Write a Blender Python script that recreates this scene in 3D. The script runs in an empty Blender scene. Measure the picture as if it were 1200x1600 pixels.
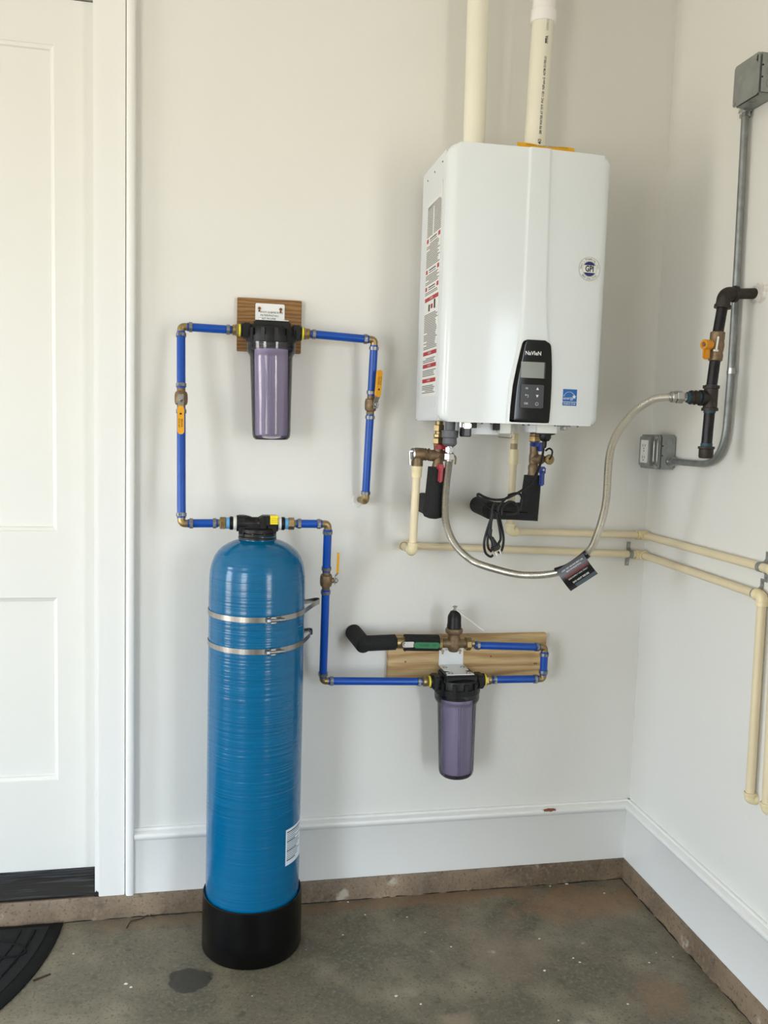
import bpy, bmesh, math, random
from mathutils import Vector, Matrix
random.seed(4)
PI = math.pi
SC = bpy.context.scene
COL = SC.collection
V = Vector

# ------------------------------------------------------------ camera
F, YAW, PIT, ROL = 1339.4, 0.19842, 0.09704, 0.0306
CAM = V((-0.26576, -2.4737, 1.4325))
fw = V((math.sin(YAW)*math.cos(PIT), math.cos(YAW)*math.cos(PIT), -math.sin(PIT)))
r0 = V((math.cos(YAW), -math.sin(YAW), 0)); u0 = r0.cross(fw)
rt = r0*math.cos(ROL)+u0*math.sin(ROL); up = -r0*math.sin(ROL)+u0*math.cos(ROL)
cd = bpy.data.cameras.new('camera'); cam = bpy.data.objects.new('camera', cd); COL.objects.link(cam)
cd.sensor_fit = 'VERTICAL'; cd.sensor_height = 32.0; cd.lens = F/1600*32.0
cd.clip_start = 0.05; cd.clip_end = 200
m = Matrix((( rt.x, up.x, -fw.x, CAM.x), (rt.y, up.y, -fw.y, CAM.y), (rt.z, up.z, -fw.z, CAM.z), (0, 0, 0, 1)))
cam.matrix_world = m
SC.camera = cam

# ------------------------------------------------------------ world, light, exposure
SC.view_settings.view_transform = 'Standard'; SC.view_settings.look = 'None'
SC.view_settings.gamma = 1; SC.view_settings.use_curve_mapping = False
SC.view_settings.exposure = 0.0
w = bpy.data.worlds.new('world'); SC.world = w; w.use_nodes = True
nt = w.node_tree; nt.nodes.clear()
tc = nt.nodes.new('ShaderNodeTexCoord'); sp = nt.nodes.new('ShaderNodeSeparateXYZ')
cr = nt.nodes.new('ShaderNodeValToRGB'); bg = nt.nodes.new('ShaderNodeBackground'); ow = nt.nodes.new('ShaderNodeOutputWorld')
mp = nt.nodes.new('ShaderNodeMapRange'); mp.inputs[1].default_value = -1; mp.inputs[2].default_value = 1
nt.links.new(tc.outputs['Generated'], sp.inputs[0]); nt.links.new(sp.outputs[2], mp.inputs[0])
nt.links.new(mp.outputs[0], cr.inputs[0]); nt.links.new(cr.outputs[0], bg.inputs[0]); nt.links.new(bg.outputs[0], ow.inputs[0])
e = cr.color_ramp.elements
e[0].position = 0.0; e[0].color = (0.60, 0.56, 0.49, 1)          # sunlit driveway and lawn below the horizon
e[1].position = 1.0; e[1].color = (0.55, 0.75, 1.0, 1)
a = e.new(0.495); a.color = (0.64, 0.60, 0.52, 1)
a = e.new(0.505); a.color = (0.80, 0.90, 1.0, 1)
WORLD_STRENGTH = 14.6
bg.inputs[1].default_value = WORLD_STRENGTH
REAR = -4.4
OPENINGS = [(1.38, 2.20, 2.3), (-3.9, -2.45, 2.3)]                # openings in the front wall behind the camera: x0, x1, height
LEFTX = -4.1; SIDE = (-1.9, -0.85, 2.3)                            # wide door opening in the left wall: y0, y1, height
def portal(loc, rot, w_, h):
    ld = bpy.data.lights.new('door_opening_portal', 'AREA'); ld.shape = 'RECTANGLE'; ld.size = w_; ld.size_y = h; ld.cycles.is_portal = True
    lo = bpy.data.objects.new('door_opening_portal', ld); COL.objects.link(lo); lo.location = loc; lo.rotation_euler = rot
for x0, x1, h in OPENINGS: portal(((x0+x1)/2, REAR-0.02, h/2), (PI/2, 0, 0), x1-x0, h)
portal((LEFTX-.02, (SIDE[0]+SIDE[1])/2, SIDE[2]/2), (PI/2, 0, -PI/2), SIDE[1]-SIDE[0], SIDE[2])
try: SC.cycles.use_denoising = True
except Exception: pass
SC.cycles.max_bounces = 10; SC.cycles.diffuse_bounces = 6; SC.cycles.glossy_bounces = 4
SC.cycles.transparent_max_bounces = 16; SC.cycles.transmission_bounces = 6
SC.cycles.caustics_reflective = False; SC.cycles.caustics_refractive = False

# ------------------------------------------------------------ materials
def lin(c):
    return tuple(((x/255)/12.92 if x/255 <= .04045 else ((x/255+.055)/1.055)**2.4) for x in c)
def mat(name, col, rough=.5, metal=0.0, var=0.0, vscale=(8, 8, 8), bump=0.0, bscale=(60, 60, 60), coat=0.0, spec=None, col2=None):
    m = bpy.data.materials.new(name); m.use_nodes = True; n = m.node_tree; p = n.nodes['Principled BSDF']
    c = lin(col)+(1,); p.inputs['Base Color'].default_value = c
    p.inputs['Roughness'].default_value = rough; p.inputs['Metallic'].default_value = metal
    if coat: p.inputs['Coat Weight'].default_value = coat; p.inputs['Coat Roughness'].default_value = .08
    if spec is not None: p.inputs['Specular IOR Level'].default_value = spec
    def tex(scale, det=4):
        g = n.nodes.new('ShaderNodeNewGeometry'); mp = n.nodes.new('ShaderNodeMapping'); t = n.nodes.new('ShaderNodeTexNoise')
        mp.inputs['Scale'].default_value = scale; t.inputs['Scale'].default_value = 1; t.inputs['Detail'].default_value = det
        n.links.new(g.outputs['Position'], mp.inputs[0]); n.links.new(mp.outputs[0], t.inputs['Vector']); return t
    if var or col2:
        t = tex(vscale); r = n.nodes.new('ShaderNodeValToRGB')
        r.color_ramp.elements[0].position = .35; r.color_ramp.elements[1].position = .65
        d = lin(col2)+(1,) if col2 else tuple(x*(1-var) for x in c[:3])+(1,)
        r.color_ramp.elements[0].color = d; r.color_ramp.elements[1].color = c
        n.links.new(t.outputs['Fac'], r.inputs[0]); n.links.new(r.outputs[0], p.inputs['Base Color'])
    if bump:
        t = tex(bscale, 3); b = n.nodes.new('ShaderNodeBump'); b.inputs['Strength'].default_value = 1; b.inputs['Distance'].default_value = bump
        n.links.new(t.outputs['Fac'], b.inputs['Height']); n.links.new(b.outputs[0], p.inputs['Normal'])
    return m
WALL = mat('painted_drywall', (226, 225, 221), .55, var=.02, vscale=(1.5, 1.5, 1.5), bump=.0006, bscale=(45, 45, 45))
TRIM = mat('trim_paint', (232, 232, 230), .35, bump=.0002, bscale=(30, 30, 8))
DOORP = mat('door_paint', (224, 224, 220), .4, bump=.0003, bscale=(20, 20, 6))
CEIL = mat('ceiling_paint', (226, 222, 212), .7)
BLUE = mat('blue_pex', (0, 74, 172), .32, spec=.5, var=.12, vscale=(20, 20, 20))
BRASS = mat('brass', (168, 146, 104), .36, .8, var=.3, vscale=(60, 60, 60))
BRONZE = mat('cast_bronze', (136, 114, 88), .5, .6, var=.35, vscale=(70, 70, 70), bump=.0008, bscale=(300, 300, 300))
STEEL = mat('crimp_steel', (150, 152, 156), .35, .9, var=.3, vscale=(90, 90, 90))
BRIGHT = mat('bright_steel', (176, 176, 174), .3, 1.0)
HOSE = mat('stainless_hose', (204, 200, 190), .3, 1.0)
GALV = mat('galvanised_steel', (150, 154, 154), .45, .75, var=.25, vscale=(35, 35, 35))
GALVBOX = mat('galvanised_box', (158, 162, 160), .5, .6, var=.15, vscale=(30, 30, 30))
BLACK = mat('black_plastic', (10, 10, 12), .42, spec=.35)
BLACKG = mat('gloss_black', (3, 3, 4), .10, spec=.32)
RUBBER = mat('black_boot', (4, 4, 5), .3, spec=.3, bump=.0006, bscale=(25, 25, 10))
FOAM = mat('foam_insulation', (26, 27, 29), .85, var=.5, vscale=(300, 300, 300), bump=.002, bscale=(500, 500, 500))
IRON = mat('black_iron', (34, 33, 35), .38, .5, var=.35, vscale=(60, 60, 60), bump=.0006, bscale=(120, 120, 120))
IRONF = mat('cast_iron_fitting', (58, 52, 49), .5, .5, var=.3, vscale=(60, 60, 60), bump=.0008, bscale=(260, 260, 260))
DOPE = mat('blue_thread_sealant', (44, 78, 92), .6, var=.3, vscale=(200, 200, 200))
YELLOW = mat('yellow_grip', (224, 160, 14), .4)
ORANGE = mat('orange_grip', (206, 138, 20), .4)
YTAPE = mat('yellow_tape', (240, 226, 60), .6)
YLAB = mat('yellow_label', (250, 226, 12), .5)
RED = mat('red_grip', (158, 14, 34), .4)
DBLUE = mat('blue_grip', (12, 52, 132), .35)
GREEN = mat('green_grip', (10, 110, 66), .35)
WHITEP = mat('white_plastic', (235, 235, 232), .4)
WHITEB = mat('white_bracket', (228, 230, 232), .35)
GREYP = mat('grey_plastic', (96, 98, 102), .5)
CREAM = mat('cream_cpvc', (226, 211, 178), .38, var=.05, vscale=(12, 12, 12))
CREAMF = mat('cream_cpvc_fitting', (230, 216, 176), .32)
PVC = mat('pvc_pipe', (231, 227, 212), .35, var=.03, vscale=(10, 10, 10))
PVCW = mat('white_pvc_coupling', (240, 238, 238), .25)
ENAMEL = mat('white_enamel', (220, 225, 228), .13, spec=.28)
CASEW = mat('heater_case', (216, 220, 225), .3)
TANKB = mat('blue_fibreglass', (0, 96, 142), .16, spec=.42, var=.10, vscale=(3, 3, 70))
INK = mat('black_ink', (22, 22, 24), .6)
GINK = mat('grey_ink', (110, 108, 106), .6)
REDINK = mat('red_ink', (170, 36, 48), .5)
WINK = mat('white_ink', (225, 228, 230), .5)
LABELW = mat('label_paper', (226, 228, 226), .45)
LABELT = mat('tank_label_paper', (214, 226, 236), .5)
LCD = mat('lcd_grey', (124, 128, 118), .25)
PADM = mat('button_pad', (24, 25, 27), .35)
BLUEINK = mat('sticker_blue', (10, 96, 170), .4)
NAVY = mat('sticker_navy', (22, 34, 104), .4)
STRAPM = mat('strap_steel', (176, 172, 166), .3, 1.0, var=.2, vscale=(200, 200, 3))
MATC = mat('mat_carpet', (26, 28, 30), .95, var=.6, vscale=(500, 500, 500), bump=.003, bscale=(700, 700, 700))
MATR = mat('mat_rubber', (9, 10, 11), .75, spec=.25)
SILL = mat('worn_black_sill', (16, 16, 18), .5, col2=(52, 54, 58), vscale=(7, 150, 150), bump=.002, bscale=(8, 200, 200))
SILL.node_tree.nodes['Color Ramp'].color_ramp.elements[0].position = .30
SILL.node_tree.nodes['Color Ramp'].color_ramp.elements[1].position = .42
TWIG = mat('twig', (62, 40, 32), .8)
CHIP = mat('chipped_wood', (140, 84, 56), .8, var=.4, vscale=(80, 80, 80))
PLAST = mat('torn_drywall', (222, 218, 212), .9, var=.15, vscale=(120, 120, 120), bump=.003, bscale=(150, 150, 150))
GAP = mat('dark_gap', (20, 15, 12), .9)
WSTRIP = mat('weatherstrip', (60, 46, 38), .8)
CART = mat('filter_cartridge', (184, 177, 196), .8, bump=.001, bscale=(60, 60, 60))
LBLUE = mat('light_blue_sealant', (96, 164, 216), .6)
FLAKE = mat('paint_flake_white', (225, 222, 214), .7)
TAN = mat('tan_bushing', (168, 146, 112), .5)
STICKY = mat('yellow_warning_band', (232, 172, 20), .45)
TAGK = mat('black_tag', (16, 15, 17), .3)
TAGR = mat('tag_dark_red', (84, 16, 22), .35)
TAGG = mat('tag_slate', (78, 92, 100), .3)

def wood(name, a, b, c, scale, dist, rings):
    m = bpy.data.materials.new(name); m.use_nodes = True; n = m.node_tree; p = n.nodes['Principled BSDF']
    g = n.nodes.new('ShaderNodeNewGeometry'); mp = n.nodes.new('ShaderNodeMapping'); mp.inputs['Scale'].default_value = scale
    wv = n.nodes.new('ShaderNodeTexWave'); wv.wave_type = 'BANDS'; wv.bands_direction = 'Z'
    wv.inputs['Scale'].default_value = rings; wv.inputs['Distortion'].default_value = dist; wv.inputs['Detail'].default_value = 3; wv.inputs['Detail Scale'].default_value = 1.4
    r = n.nodes.new('ShaderNodeValToRGB'); e = r.color_ramp.elements
    e[0].color = lin(a)+(1,); e[1].color = lin(c)+(1,); x = e.new(.45); x.color = lin(b)+(1,)
    ns = n.nodes.new('ShaderNodeTexNoise'); ns.inputs['Scale'].default_value = 1; ns.inputs['Detail'].default_value = 5
    mp2 = n.nodes.new('ShaderNodeMapping'); mp2.inputs['Scale'].default_value = (12, 12, 260)
    mx = n.nodes.new('ShaderNodeMixRGB'); mx.blend_type = 'MULTIPLY'; mx.inputs[0].default_value = .45
    n.links.new(g.outputs['Position'], mp.inputs[0]); n.links.new(mp.outputs[0], wv.inputs[0]); n.links.new(wv.outputs['Fac'], r.inputs[0])
    n.links.new(g.outputs['Position'], mp2.inputs[0]); n.links.new(mp2.outputs[0], ns.inputs['Vector'])
    r2 = n.nodes.new('ShaderNodeValToRGB'); r2.color_ramp.elements[0].position = .3; r2.color_ramp.elements[0].color = (.55, .5, .45, 1); r2.color_ramp.elements[1].position = .6; r2.color_ramp.elements[1].color = (1, 1, 1, 1)
    n.links.new(ns.outputs['Fac'], r2.inputs[0]); n.links.new(r.outputs[0], mx.inputs[1]); n.links.new(r2.outputs[0], mx.inputs[2])
    n.links.new(mx.outputs[0], p.inputs['Base Color']); p.inputs['Roughness'].default_value = .65
    b = n.nodes.new('ShaderNodeBump'); b.inputs['Distance'].default_value = .0008; n.links.new(ns.outputs['Fac'], b.inputs['Height']); n.links.new(b.outputs[0], p.inputs['Normal'])
    return m
OAK = wood('stained_plywood', (116, 80, 40), (136, 97, 53), (152, 112, 62), (2.0, 1, 9), 6, 3.4)
PINE = wood('pine_plywood', (182, 146, 98), (204, 172, 122), (216, 188, 140), (1.2, 1, 8), 9, 1.2)

def sump_material():
    m = bpy.data.materials.new('clear_purple_plastic'); m.use_nodes = True; n = m.node_tree; n.nodes.clear()
    o = n.nodes.new('ShaderNodeOutputMaterial'); t = n.nodes.new('ShaderNodeBsdfTransparent'); g = n.nodes.new('ShaderNodeBsdfGlossy')
    lw = n.nodes.new('ShaderNodeFresnel'); lw.inputs[0].default_value = 1.5; mx = n.nodes.new('ShaderNodeMixShader')
    l2 = n.nodes.new('ShaderNodeLayerWeight'); l2.inputs[0].default_value = .35
    r = n.nodes.new('ShaderNodeValToRGB'); r.color_ramp.elements[0].color = (.94, .92, .97, 1); r.color_ramp.elements[1].color = (.74, .73, .78, 1)
    r.color_ramp.elements[0].position = .45
    n.links.new(l2.outputs['Facing'], r.inputs[0]); n.links.new(r.outputs[0], t.inputs[0])
    g.inputs['Roughness'].default_value = .05
    n.links.new(lw.outputs[0], mx.inputs[0]); n.links.new(t.outputs[0], mx.inputs[1]); n.links.new(g.outputs[0], mx.inputs[2]); n.links.new(mx.outputs[0], o.inputs[0])
    return m
SUMP = sump_material()

def tank_bump():
    n = TANKB.node_tree; p = n.nodes['Principled BSDF']
    g = n.nodes.new('ShaderNodeNewGeometry'); mp = n.nodes.new('ShaderNodeMapping'); mp.inputs['Scale'].default_value = (4, 4, 150)
    t = n.nodes.new('ShaderNodeTexNoise'); t.inputs['Scale'].default_value = 1; t.inputs['Detail'].default_value = 2
    b = n.nodes.new('ShaderNodeBump'); b.inputs['Distance'].default_value = .0011
    n.links.new(g.outputs['Position'], mp.inputs[0]); n.links.new(mp.outputs[0], t.inputs['Vector']); n.links.new(t.outputs['Fac'], b.inputs['Height'])
    n.links.new(b.outputs[0], p.inputs['Normal'])
tank_bump()

def concrete(name, base, dark, warm, blobs=(), scuff=.70):
    m = bpy.data.materials.new(name); m.use_nodes = True; n = m.node_tree; p = n.nodes['Principled BSDF']; L = n.links.new
    g = n.nodes.new('ShaderNodeNewGeometry')
    def noise(s, d, lo, hi):
        t = n.nodes.new('ShaderNodeTexNoise'); t.inputs['Scale'].default_value = s; t.inputs['Detail'].default_value = d; L(g.outputs['Position'], t.inputs['Vector'])
        q = n.nodes.new('ShaderNodeMapRange'); q.inputs[1].default_value = lo; q.inputs[2].default_value = hi; L(t.outputs['Fac'], q.inputs[0]); return q.outputs[0], t
    cur = None
    def mix(fac, col, cur, mode='MIX'):
        x = n.nodes.new('ShaderNodeMixRGB'); x.blend_type = mode; L(fac, x.inputs[0])
        if cur is None: x.inputs[1].default_value = lin(base)+(1,)
        else: L(cur, x.inputs[1])
        x.inputs[2].default_value = lin(col)+(1,); return x.outputs[0]
    f, _ = noise(2.2, 6, .42, .68); cur = mix(f, dark, cur)
    f, _ = noise(5.5, 8, .48, .72); cur = mix(f, tuple(min(255, c*1.30) for c in base), cur)
    f, _ = noise(3.1, 5, .55, .75); cur = mix(f, warm, cur)
    f, tb = noise(30, 5, .58, .80); cur = mix(f, tuple(c*.88 for c in dark), cur)
    f, _ = noise(90, 6, .50, .72); cur = mix(f, tuple(min(255, c*1.16) for c in base), cur)
    f, _ = noise(140, 6, .55, .72); cur = mix(f, tuple(c*.86 for c in dark), cur)
    for (bx, by, rx, ry, col, s, soft) in blobs:
        mp = n.nodes.new('ShaderNodeMapping'); mp.vector_type = 'POINT'
        mp.inputs['Location'].default_value = (-bx/rx, -by/ry, 0); mp.inputs['Scale'].default_value = (1/rx, 1/ry, 0)
        nz = n.nodes.new('ShaderNodeTexNoise'); nz.inputs['Scale'].default_value = 14; nz.inputs['Detail'].default_value = 4; L(g.outputs['Position'], nz.inputs['Vector'])
        L(g.outputs['Position'], mp.inputs[0]); ln = n.nodes.new('ShaderNodeVectorMath'); ln.operation = 'LENGTH'; L(mp.outputs[0], ln.inputs[0])
        ad = n.nodes.new('ShaderNodeMath'); ad.operation = 'MULTIPLY_ADD'; L(nz.outputs['Fac'], ad.inputs[0]); ad.inputs[1].default_value = 1.5; L(ln.outputs['Value'], ad.inputs[2])
        q = n.nodes.new('ShaderNodeMapRange'); q.inputs[1].default_value = 1.75; q.inputs[2].default_value = 1.75-soft; q.inputs[4].default_value = s; L(ad.outputs[0], q.inputs[0])
        cur = mix(q.outputs[0], col, cur)
    f, _ = noise(11, 9, scuff, scuff+.05); cur = mix(f, (176, 166, 150), cur)
    vo = n.nodes.new('ShaderNodeTexVoronoi'); vo.inputs['Scale'].default_value = 26; vo.inputs['Randomness'].default_value = 1; L(g.outputs['Position'], vo.inputs['Vector'])
    lt = n.nodes.new('ShaderNodeMath'); lt.operation = 'LESS_THAN'; lt.inputs[1].default_value = .06; L(vo.outputs['Distance'], lt.inputs[0])
    sx = n.nodes.new('ShaderNodeSeparateXYZ'); L(vo.outputs['Color'], sx.inputs[0]); gt = n.nodes.new('ShaderNodeMath'); gt.operation = 'GREATER_THAN'; gt.inputs[1].default_value = .95; L(sx.outputs[0], gt.inputs[0])
    mu = n.nodes.new('ShaderNodeMath'); mu.operation = 'MULTIPLY'; L(lt.outputs[0], mu.inputs[0]); L(gt.outputs[0], mu.inputs[1]); cur = mix(mu.outputs[0], (196, 190, 176), cur)
    L(cur, p.inputs['Base Color'])
    q = n.nodes.new('ShaderNodeMapRange'); q.inputs[3].default_value = .42; q.inputs[4].default_value = .7; L(tb.outputs['Fac'], q.inputs[0]); L(q.outputs[0], p.inputs['Roughness'])
    t2 = n.nodes.new('ShaderNodeTexNoise'); t2.inputs['Scale'].default_value = 22; t2.inputs['Detail'].default_value = 8; L(g.outputs['Position'], t2.inputs['Vector'])
    b = n.nodes.new('ShaderNodeBump'); b.inputs['Distance'].default_value = .004; b.inputs['Strength'].default_value = .7; L(t2.outputs['Fac'], b.inputs['Height']); L(b.outputs[0], p.inputs['Normal'])
    return m
FLOOR = concrete('garage_concrete', (107, 101, 86), (86, 82, 69), (116, 101, 83),
    [(-.31, -.335, .062, .045, (58, 55, 49), 1, .12), (.85, -.14, .26, .11, (138, 104, 72), .55, .5), (.40, -.05, .5, .045, (140, 110, 84), .5, .5),
     (.88, -.58, .10, .09, (136, 110, 82), .5, .5), (.33, -.60, .06, .05, (150, 134, 116), .6, .5), (.24, -.47, .03, .03, (146, 136, 120), .5, .4), (.62, -.66, .05, .03, (168, 164, 154), .5, .6),
     (-.6, -.6, .3, .2, (150, 144, 132), .35, .8), (.56, -.33, .14, .2, (138, 122, 104), .4, .6), (-.2, -.06, .5, .04, (128, 106, 84), .5, .5)])
CURB = concrete('brown_kerb_concrete', (116, 100, 82), (96, 82, 66), (130, 110, 90), scuff=.66)

# ------------------------------------------------------------ mesh helpers
def NB(): return bmesh.new()
def basis(d):
    d = V(d).normalized(); a = V((0, 0, 1)) if abs(d.z) < .9 else V((1, 0, 0))
    x = a.cross(d).normalized(); return x, d.cross(x), d
def box(bm, c, s, bev=0, rot=None, seg=2):
    r = bmesh.ops.create_cube(bm, size=1); vs = r['verts']
    M = Matrix.Translation(V(c)) @ (rot.to_4x4() if rot is not None else Matrix()) @ Matrix.Diagonal((s[0], s[1], s[2], 1))
    bmesh.ops.transform(bm, matrix=M, verts=vs)
    if bev:
        es = list({e for v in vs for e in v.link_edges}); bmesh.ops.bevel(bm, geom=es, offset=bev, segments=seg, affect='EDGES', clamp_overlap=True)
def bx(bm, a, b, bev=0): box(bm, [(a[i]+b[i])/2 for i in range(3)], [abs(b[i]-a[i]) for i in range(3)], bev)
def rings_mesh(bm, rings, closed=True, caps=True, loop=False):
    R = [[bm.verts.new(p) for p in r] for r in rings]; n = len(R[0])
    for i in range(len(R)-1 + (1 if loop else 0)):
        A = R[i]; B = R[(i+1) % len(R)]
        for k in range(n if closed else n-1):
            try: bm.faces.new((A[k], A[(k+1) % n], B[(k+1) % n], B[k]))
            except ValueError: pass
    if caps and not loop:
        try: bm.faces.new(R[0][::-1]); bm.faces.new(R[-1])
        except ValueError: pass
def cyl(bm, p0, p1, r0, r1=None, n=24):
    p0, p1 = V(p0), V(p1); r1 = r0 if r1 is None else r1; x, y, d = basis(p1-p0)
    rings_mesh(bm, [[p+(x*math.cos(2*PI*k/n)+y*math.sin(2*PI*k/n))*r for k in range(n)] for p, r in ((p0, r0), (p1, r1))])
def lathe(bm, prof, o, d=(0, 0, 1), n=32, phase=0):
    x, y, d = basis(d); o = V(o)
    rings_mesh(bm, [[o+d*h+(x*math.cos(2*PI*k/n+phase)+y*math.sin(2*PI*k/n+phase))*r for k in range(n)] for r, h in prof])
def hexnut(bm, p0, p1, r, n=6):
    p0, p1 = V(p0), V(p1); L = (p1-p0).length; c = min(L*.15, r*.12)
    lathe(bm, [(r*.88, 0), (r, c), (r, L-c), (r*.88, L)], p0, p1-p0, n, phase=.35)
def roundpath(pts, rad, seg=8):
    pts = [V(p) for p in pts]; out = [pts[0]]
    for i in range(1, len(pts)-1):
        p = pts[i]; a = (pts[i-1]-p); b = (pts[i+1]-p); r = min(rad, a.length*.49, b.length*.49)
        A = p+a.normalized()*r; B = p+b.normalized()*r
        for k in range(seg+1):
            t = k/seg; out.append(A*(1-t)**2+p*2*t*(1-t)+B*t*t)
    out.append(pts[-1]); return out
def spline(pts, n=10):
    pts = [V(p) for p in pts]; P = [pts[0]*2-pts[1]]+pts+[pts[-1]*2-pts[-2]]; out = []
    for i in range(1, len(P)-2):
        for k in range(n):
            t = k/n; a, b, c, d = P[i-1:i+3]
            out.append(.5*((2*b)+(c-a)*t+(2*a-5*b+4*c-d)*t*t+(3*b-a-3*c+d)*t**3))
    out.append(pts[-1]); return out
def tube(bm, pts, r, n=14, caps=True):
    pts = [V(p) for p in pts]; x = None; rings = []
    for i, p in enumerate(pts):
        t = (pts[min(i+1, len(pts)-1)]-pts[max(i-1, 0)]).normalized()
        if x is None: x = basis(t)[0]
        else: x = (x-t*x.dot(t)).normalized()
        y = t.cross(x); rr = r[i] if isinstance(r, (list, tuple)) else r
        rings.append([p+(x*math.cos(2*PI*k/n)+y*math.sin(2*PI*k/n))*rr for k in range(n)])
    rings_mesh(bm, rings, caps=caps)
def prism(bm, poly, o, ux, uy, un, t):
    o, ux, uy, un = V(o), V(ux), V(uy), V(un)
    rings_mesh(bm, [[o+ux*a+uy*b+un*h for a, b in poly] for h in (0, t)])
def rrect(w, h, r, s=5):
    out = []
    for cx, cy, a0 in ((w/2-r, h/2-r, 0), (-w/2+r, h/2-r, PI/2), (-w/2+r, -h/2+r, PI), (w/2-r, -h/2+r, 3*PI/2)):
        for k in range(s+1):
            a = a0+PI/2*k/s; out.append((cx+r*math.cos(a), cy+r*math.sin(a)))
    return out
ROOT = {}
def obj(name, bm, m, parent=None, smooth=None, label=None):
    L = ROOT.get(parent.name, V((0, 0, 0))) if parent is not None else V((0, 0, 0))
    if bm.verts: bmesh.ops.recalc_face_normals(bm, faces=bm.faces[:])
    bmesh.ops.translate(bm, vec=-L, verts=bm.verts[:])
    me = bpy.data.meshes.new(name); bm.to_mesh(me); bm.free(); me.materials.append(m)
    if smooth is not False:
        for p in me.polygons: p.use_smooth = True
        try: me.set_sharp_from_angle(angle=math.radians(38))
        except Exception: pass
    o = bpy.data.objects.new(name, me); COL.objects.link(o)
    if parent is not None: o.parent = parent; ROOT[o.name] = L
    if label: o['label'] = label
    return o
def thing(name, label, cat, loc, group=None):
    o = bpy.data.objects.new(name, None); COL.objects.link(o); o.location = loc; o.empty_display_size = .03
    o['label'] = label; o['category'] = cat
    if group: o['group'] = group
    ROOT[o.name] = V(loc); return o
def solo(name, bm, m, label, cat, loc, group=None, **k):
    bmesh.ops.translate(bm, vec=-V(loc), verts=bm.verts[:]); o = obj(name, bm, m, None, **k); o.location = loc
    o['label'] = label; o['category'] = cat
    if group: o['group'] = group
    ROOT[o.name] = V(loc); return o
def struct(name, bm, m, parent=None, **k):
    o = obj(name, bm, m, parent, **k)
    if parent is None: o['kind'] = 'structure'
    return o
def text(s, size, o, ux, uy, m, parent, name='lettering', align='CENTER', wrap=None, sx=1.0, depth=.00015, bold=0.0):
    cu = bpy.data.curves.new('t', 'FONT'); cu.body = s; cu.size = size; cu.align_x = align; cu.align_y = 'CENTER'; cu.resolution_u = 2; cu.offset = bold; cu.extrude = 0
    t = bpy.data.objects.new('t', cu); COL.objects.link(t)
    dg = bpy.context.evaluated_depsgraph_get(); me = bpy.data.meshes.new_from_object(t.evaluated_get(dg))
    bpy.data.objects.remove(t); bpy.data.curves.remove(cu)
    bm = bmesh.new(); bm.from_mesh(me); bpy.data.meshes.remove(me)
    o, ux, uy = V(o), V(ux).normalized(), V(uy).normalized(); un = ux.cross(uy)
    for v in bm.verts:
        a, b = v.co.x*sx, v.co.y
        v.co = wrap(a, b) if wrap else o+ux*a+uy*b+un*depth
    return obj(name, bm, m, parent, smooth=False)

# ------------------------------------------------------------ setting
XR = 1.075; BT = .2595; KZ = .066
bm = NB(); bx(bm, (LEFTX-.1, REAR-.1, -.1), (2.8, .12, 0)); struct('floor', bm, FLOOR, smooth=False)
bm = NB(); bx(bm, (LEFTX-.1, REAR-.1, 3.0), (2.8, .12, 3.1)); struct('ceiling', bm, CEIL, smooth=False)
DX0, DX1, DTOP = -1.50, -.586, 2.548
bm = NB()
bx(bm, (LEFTX-.1, 0, 0), (DX0-.02, .12, 3)); bx(bm, (DX1+.012, 0, 0), (XR+.12, .12, 3)); bx(bm, (DX0-.02, 0, DTOP+.02), (DX1+.012, .12, 3)); bx(bm, (DX0-.02, 0, 0), (DX1+.012, .12, KZ-.002))
struct('wall_back', bm, WALL, smooth=False)
bm = NB(); bx(bm, (XR, -1.9, 0), (XR+.12, 0, 3)); bx(bm, (XR, -2.02, 0), (2.8, -1.9, 3)); bx(bm, (2.7, REAR-.1, 0), (2.8, -1.9, 3)); struct('wall_right', bm, WALL, smooth=False)
bm = NB(); bx(bm, (LEFTX-.1, REAR-.1, 0), (LEFTX, SIDE[0], 3)); bx(bm, (LEFTX-.1, SIDE[1], 0), (LEFTX, .12, 3)); bx(bm, (LEFTX-.1, SIDE[0], SIDE[2]), (LEFTX, SIDE[1], 3)); struct('wall_left', bm, WALL, smooth=False)
bm = NB(); xs = LEFTX
for x0, x1, h in sorted(OPENINGS):
    bx(bm, (xs, REAR-.1, 0), (x0, REAR, 3)); bx(bm, (x0, REAR-.1, h), (x1, REAR, 3)); xs = x1
bx(bm, (xs, REAR-.1, 0), (2.7, REAR, 3)); struct('wall_front', bm, WALL, smooth=False)
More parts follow.
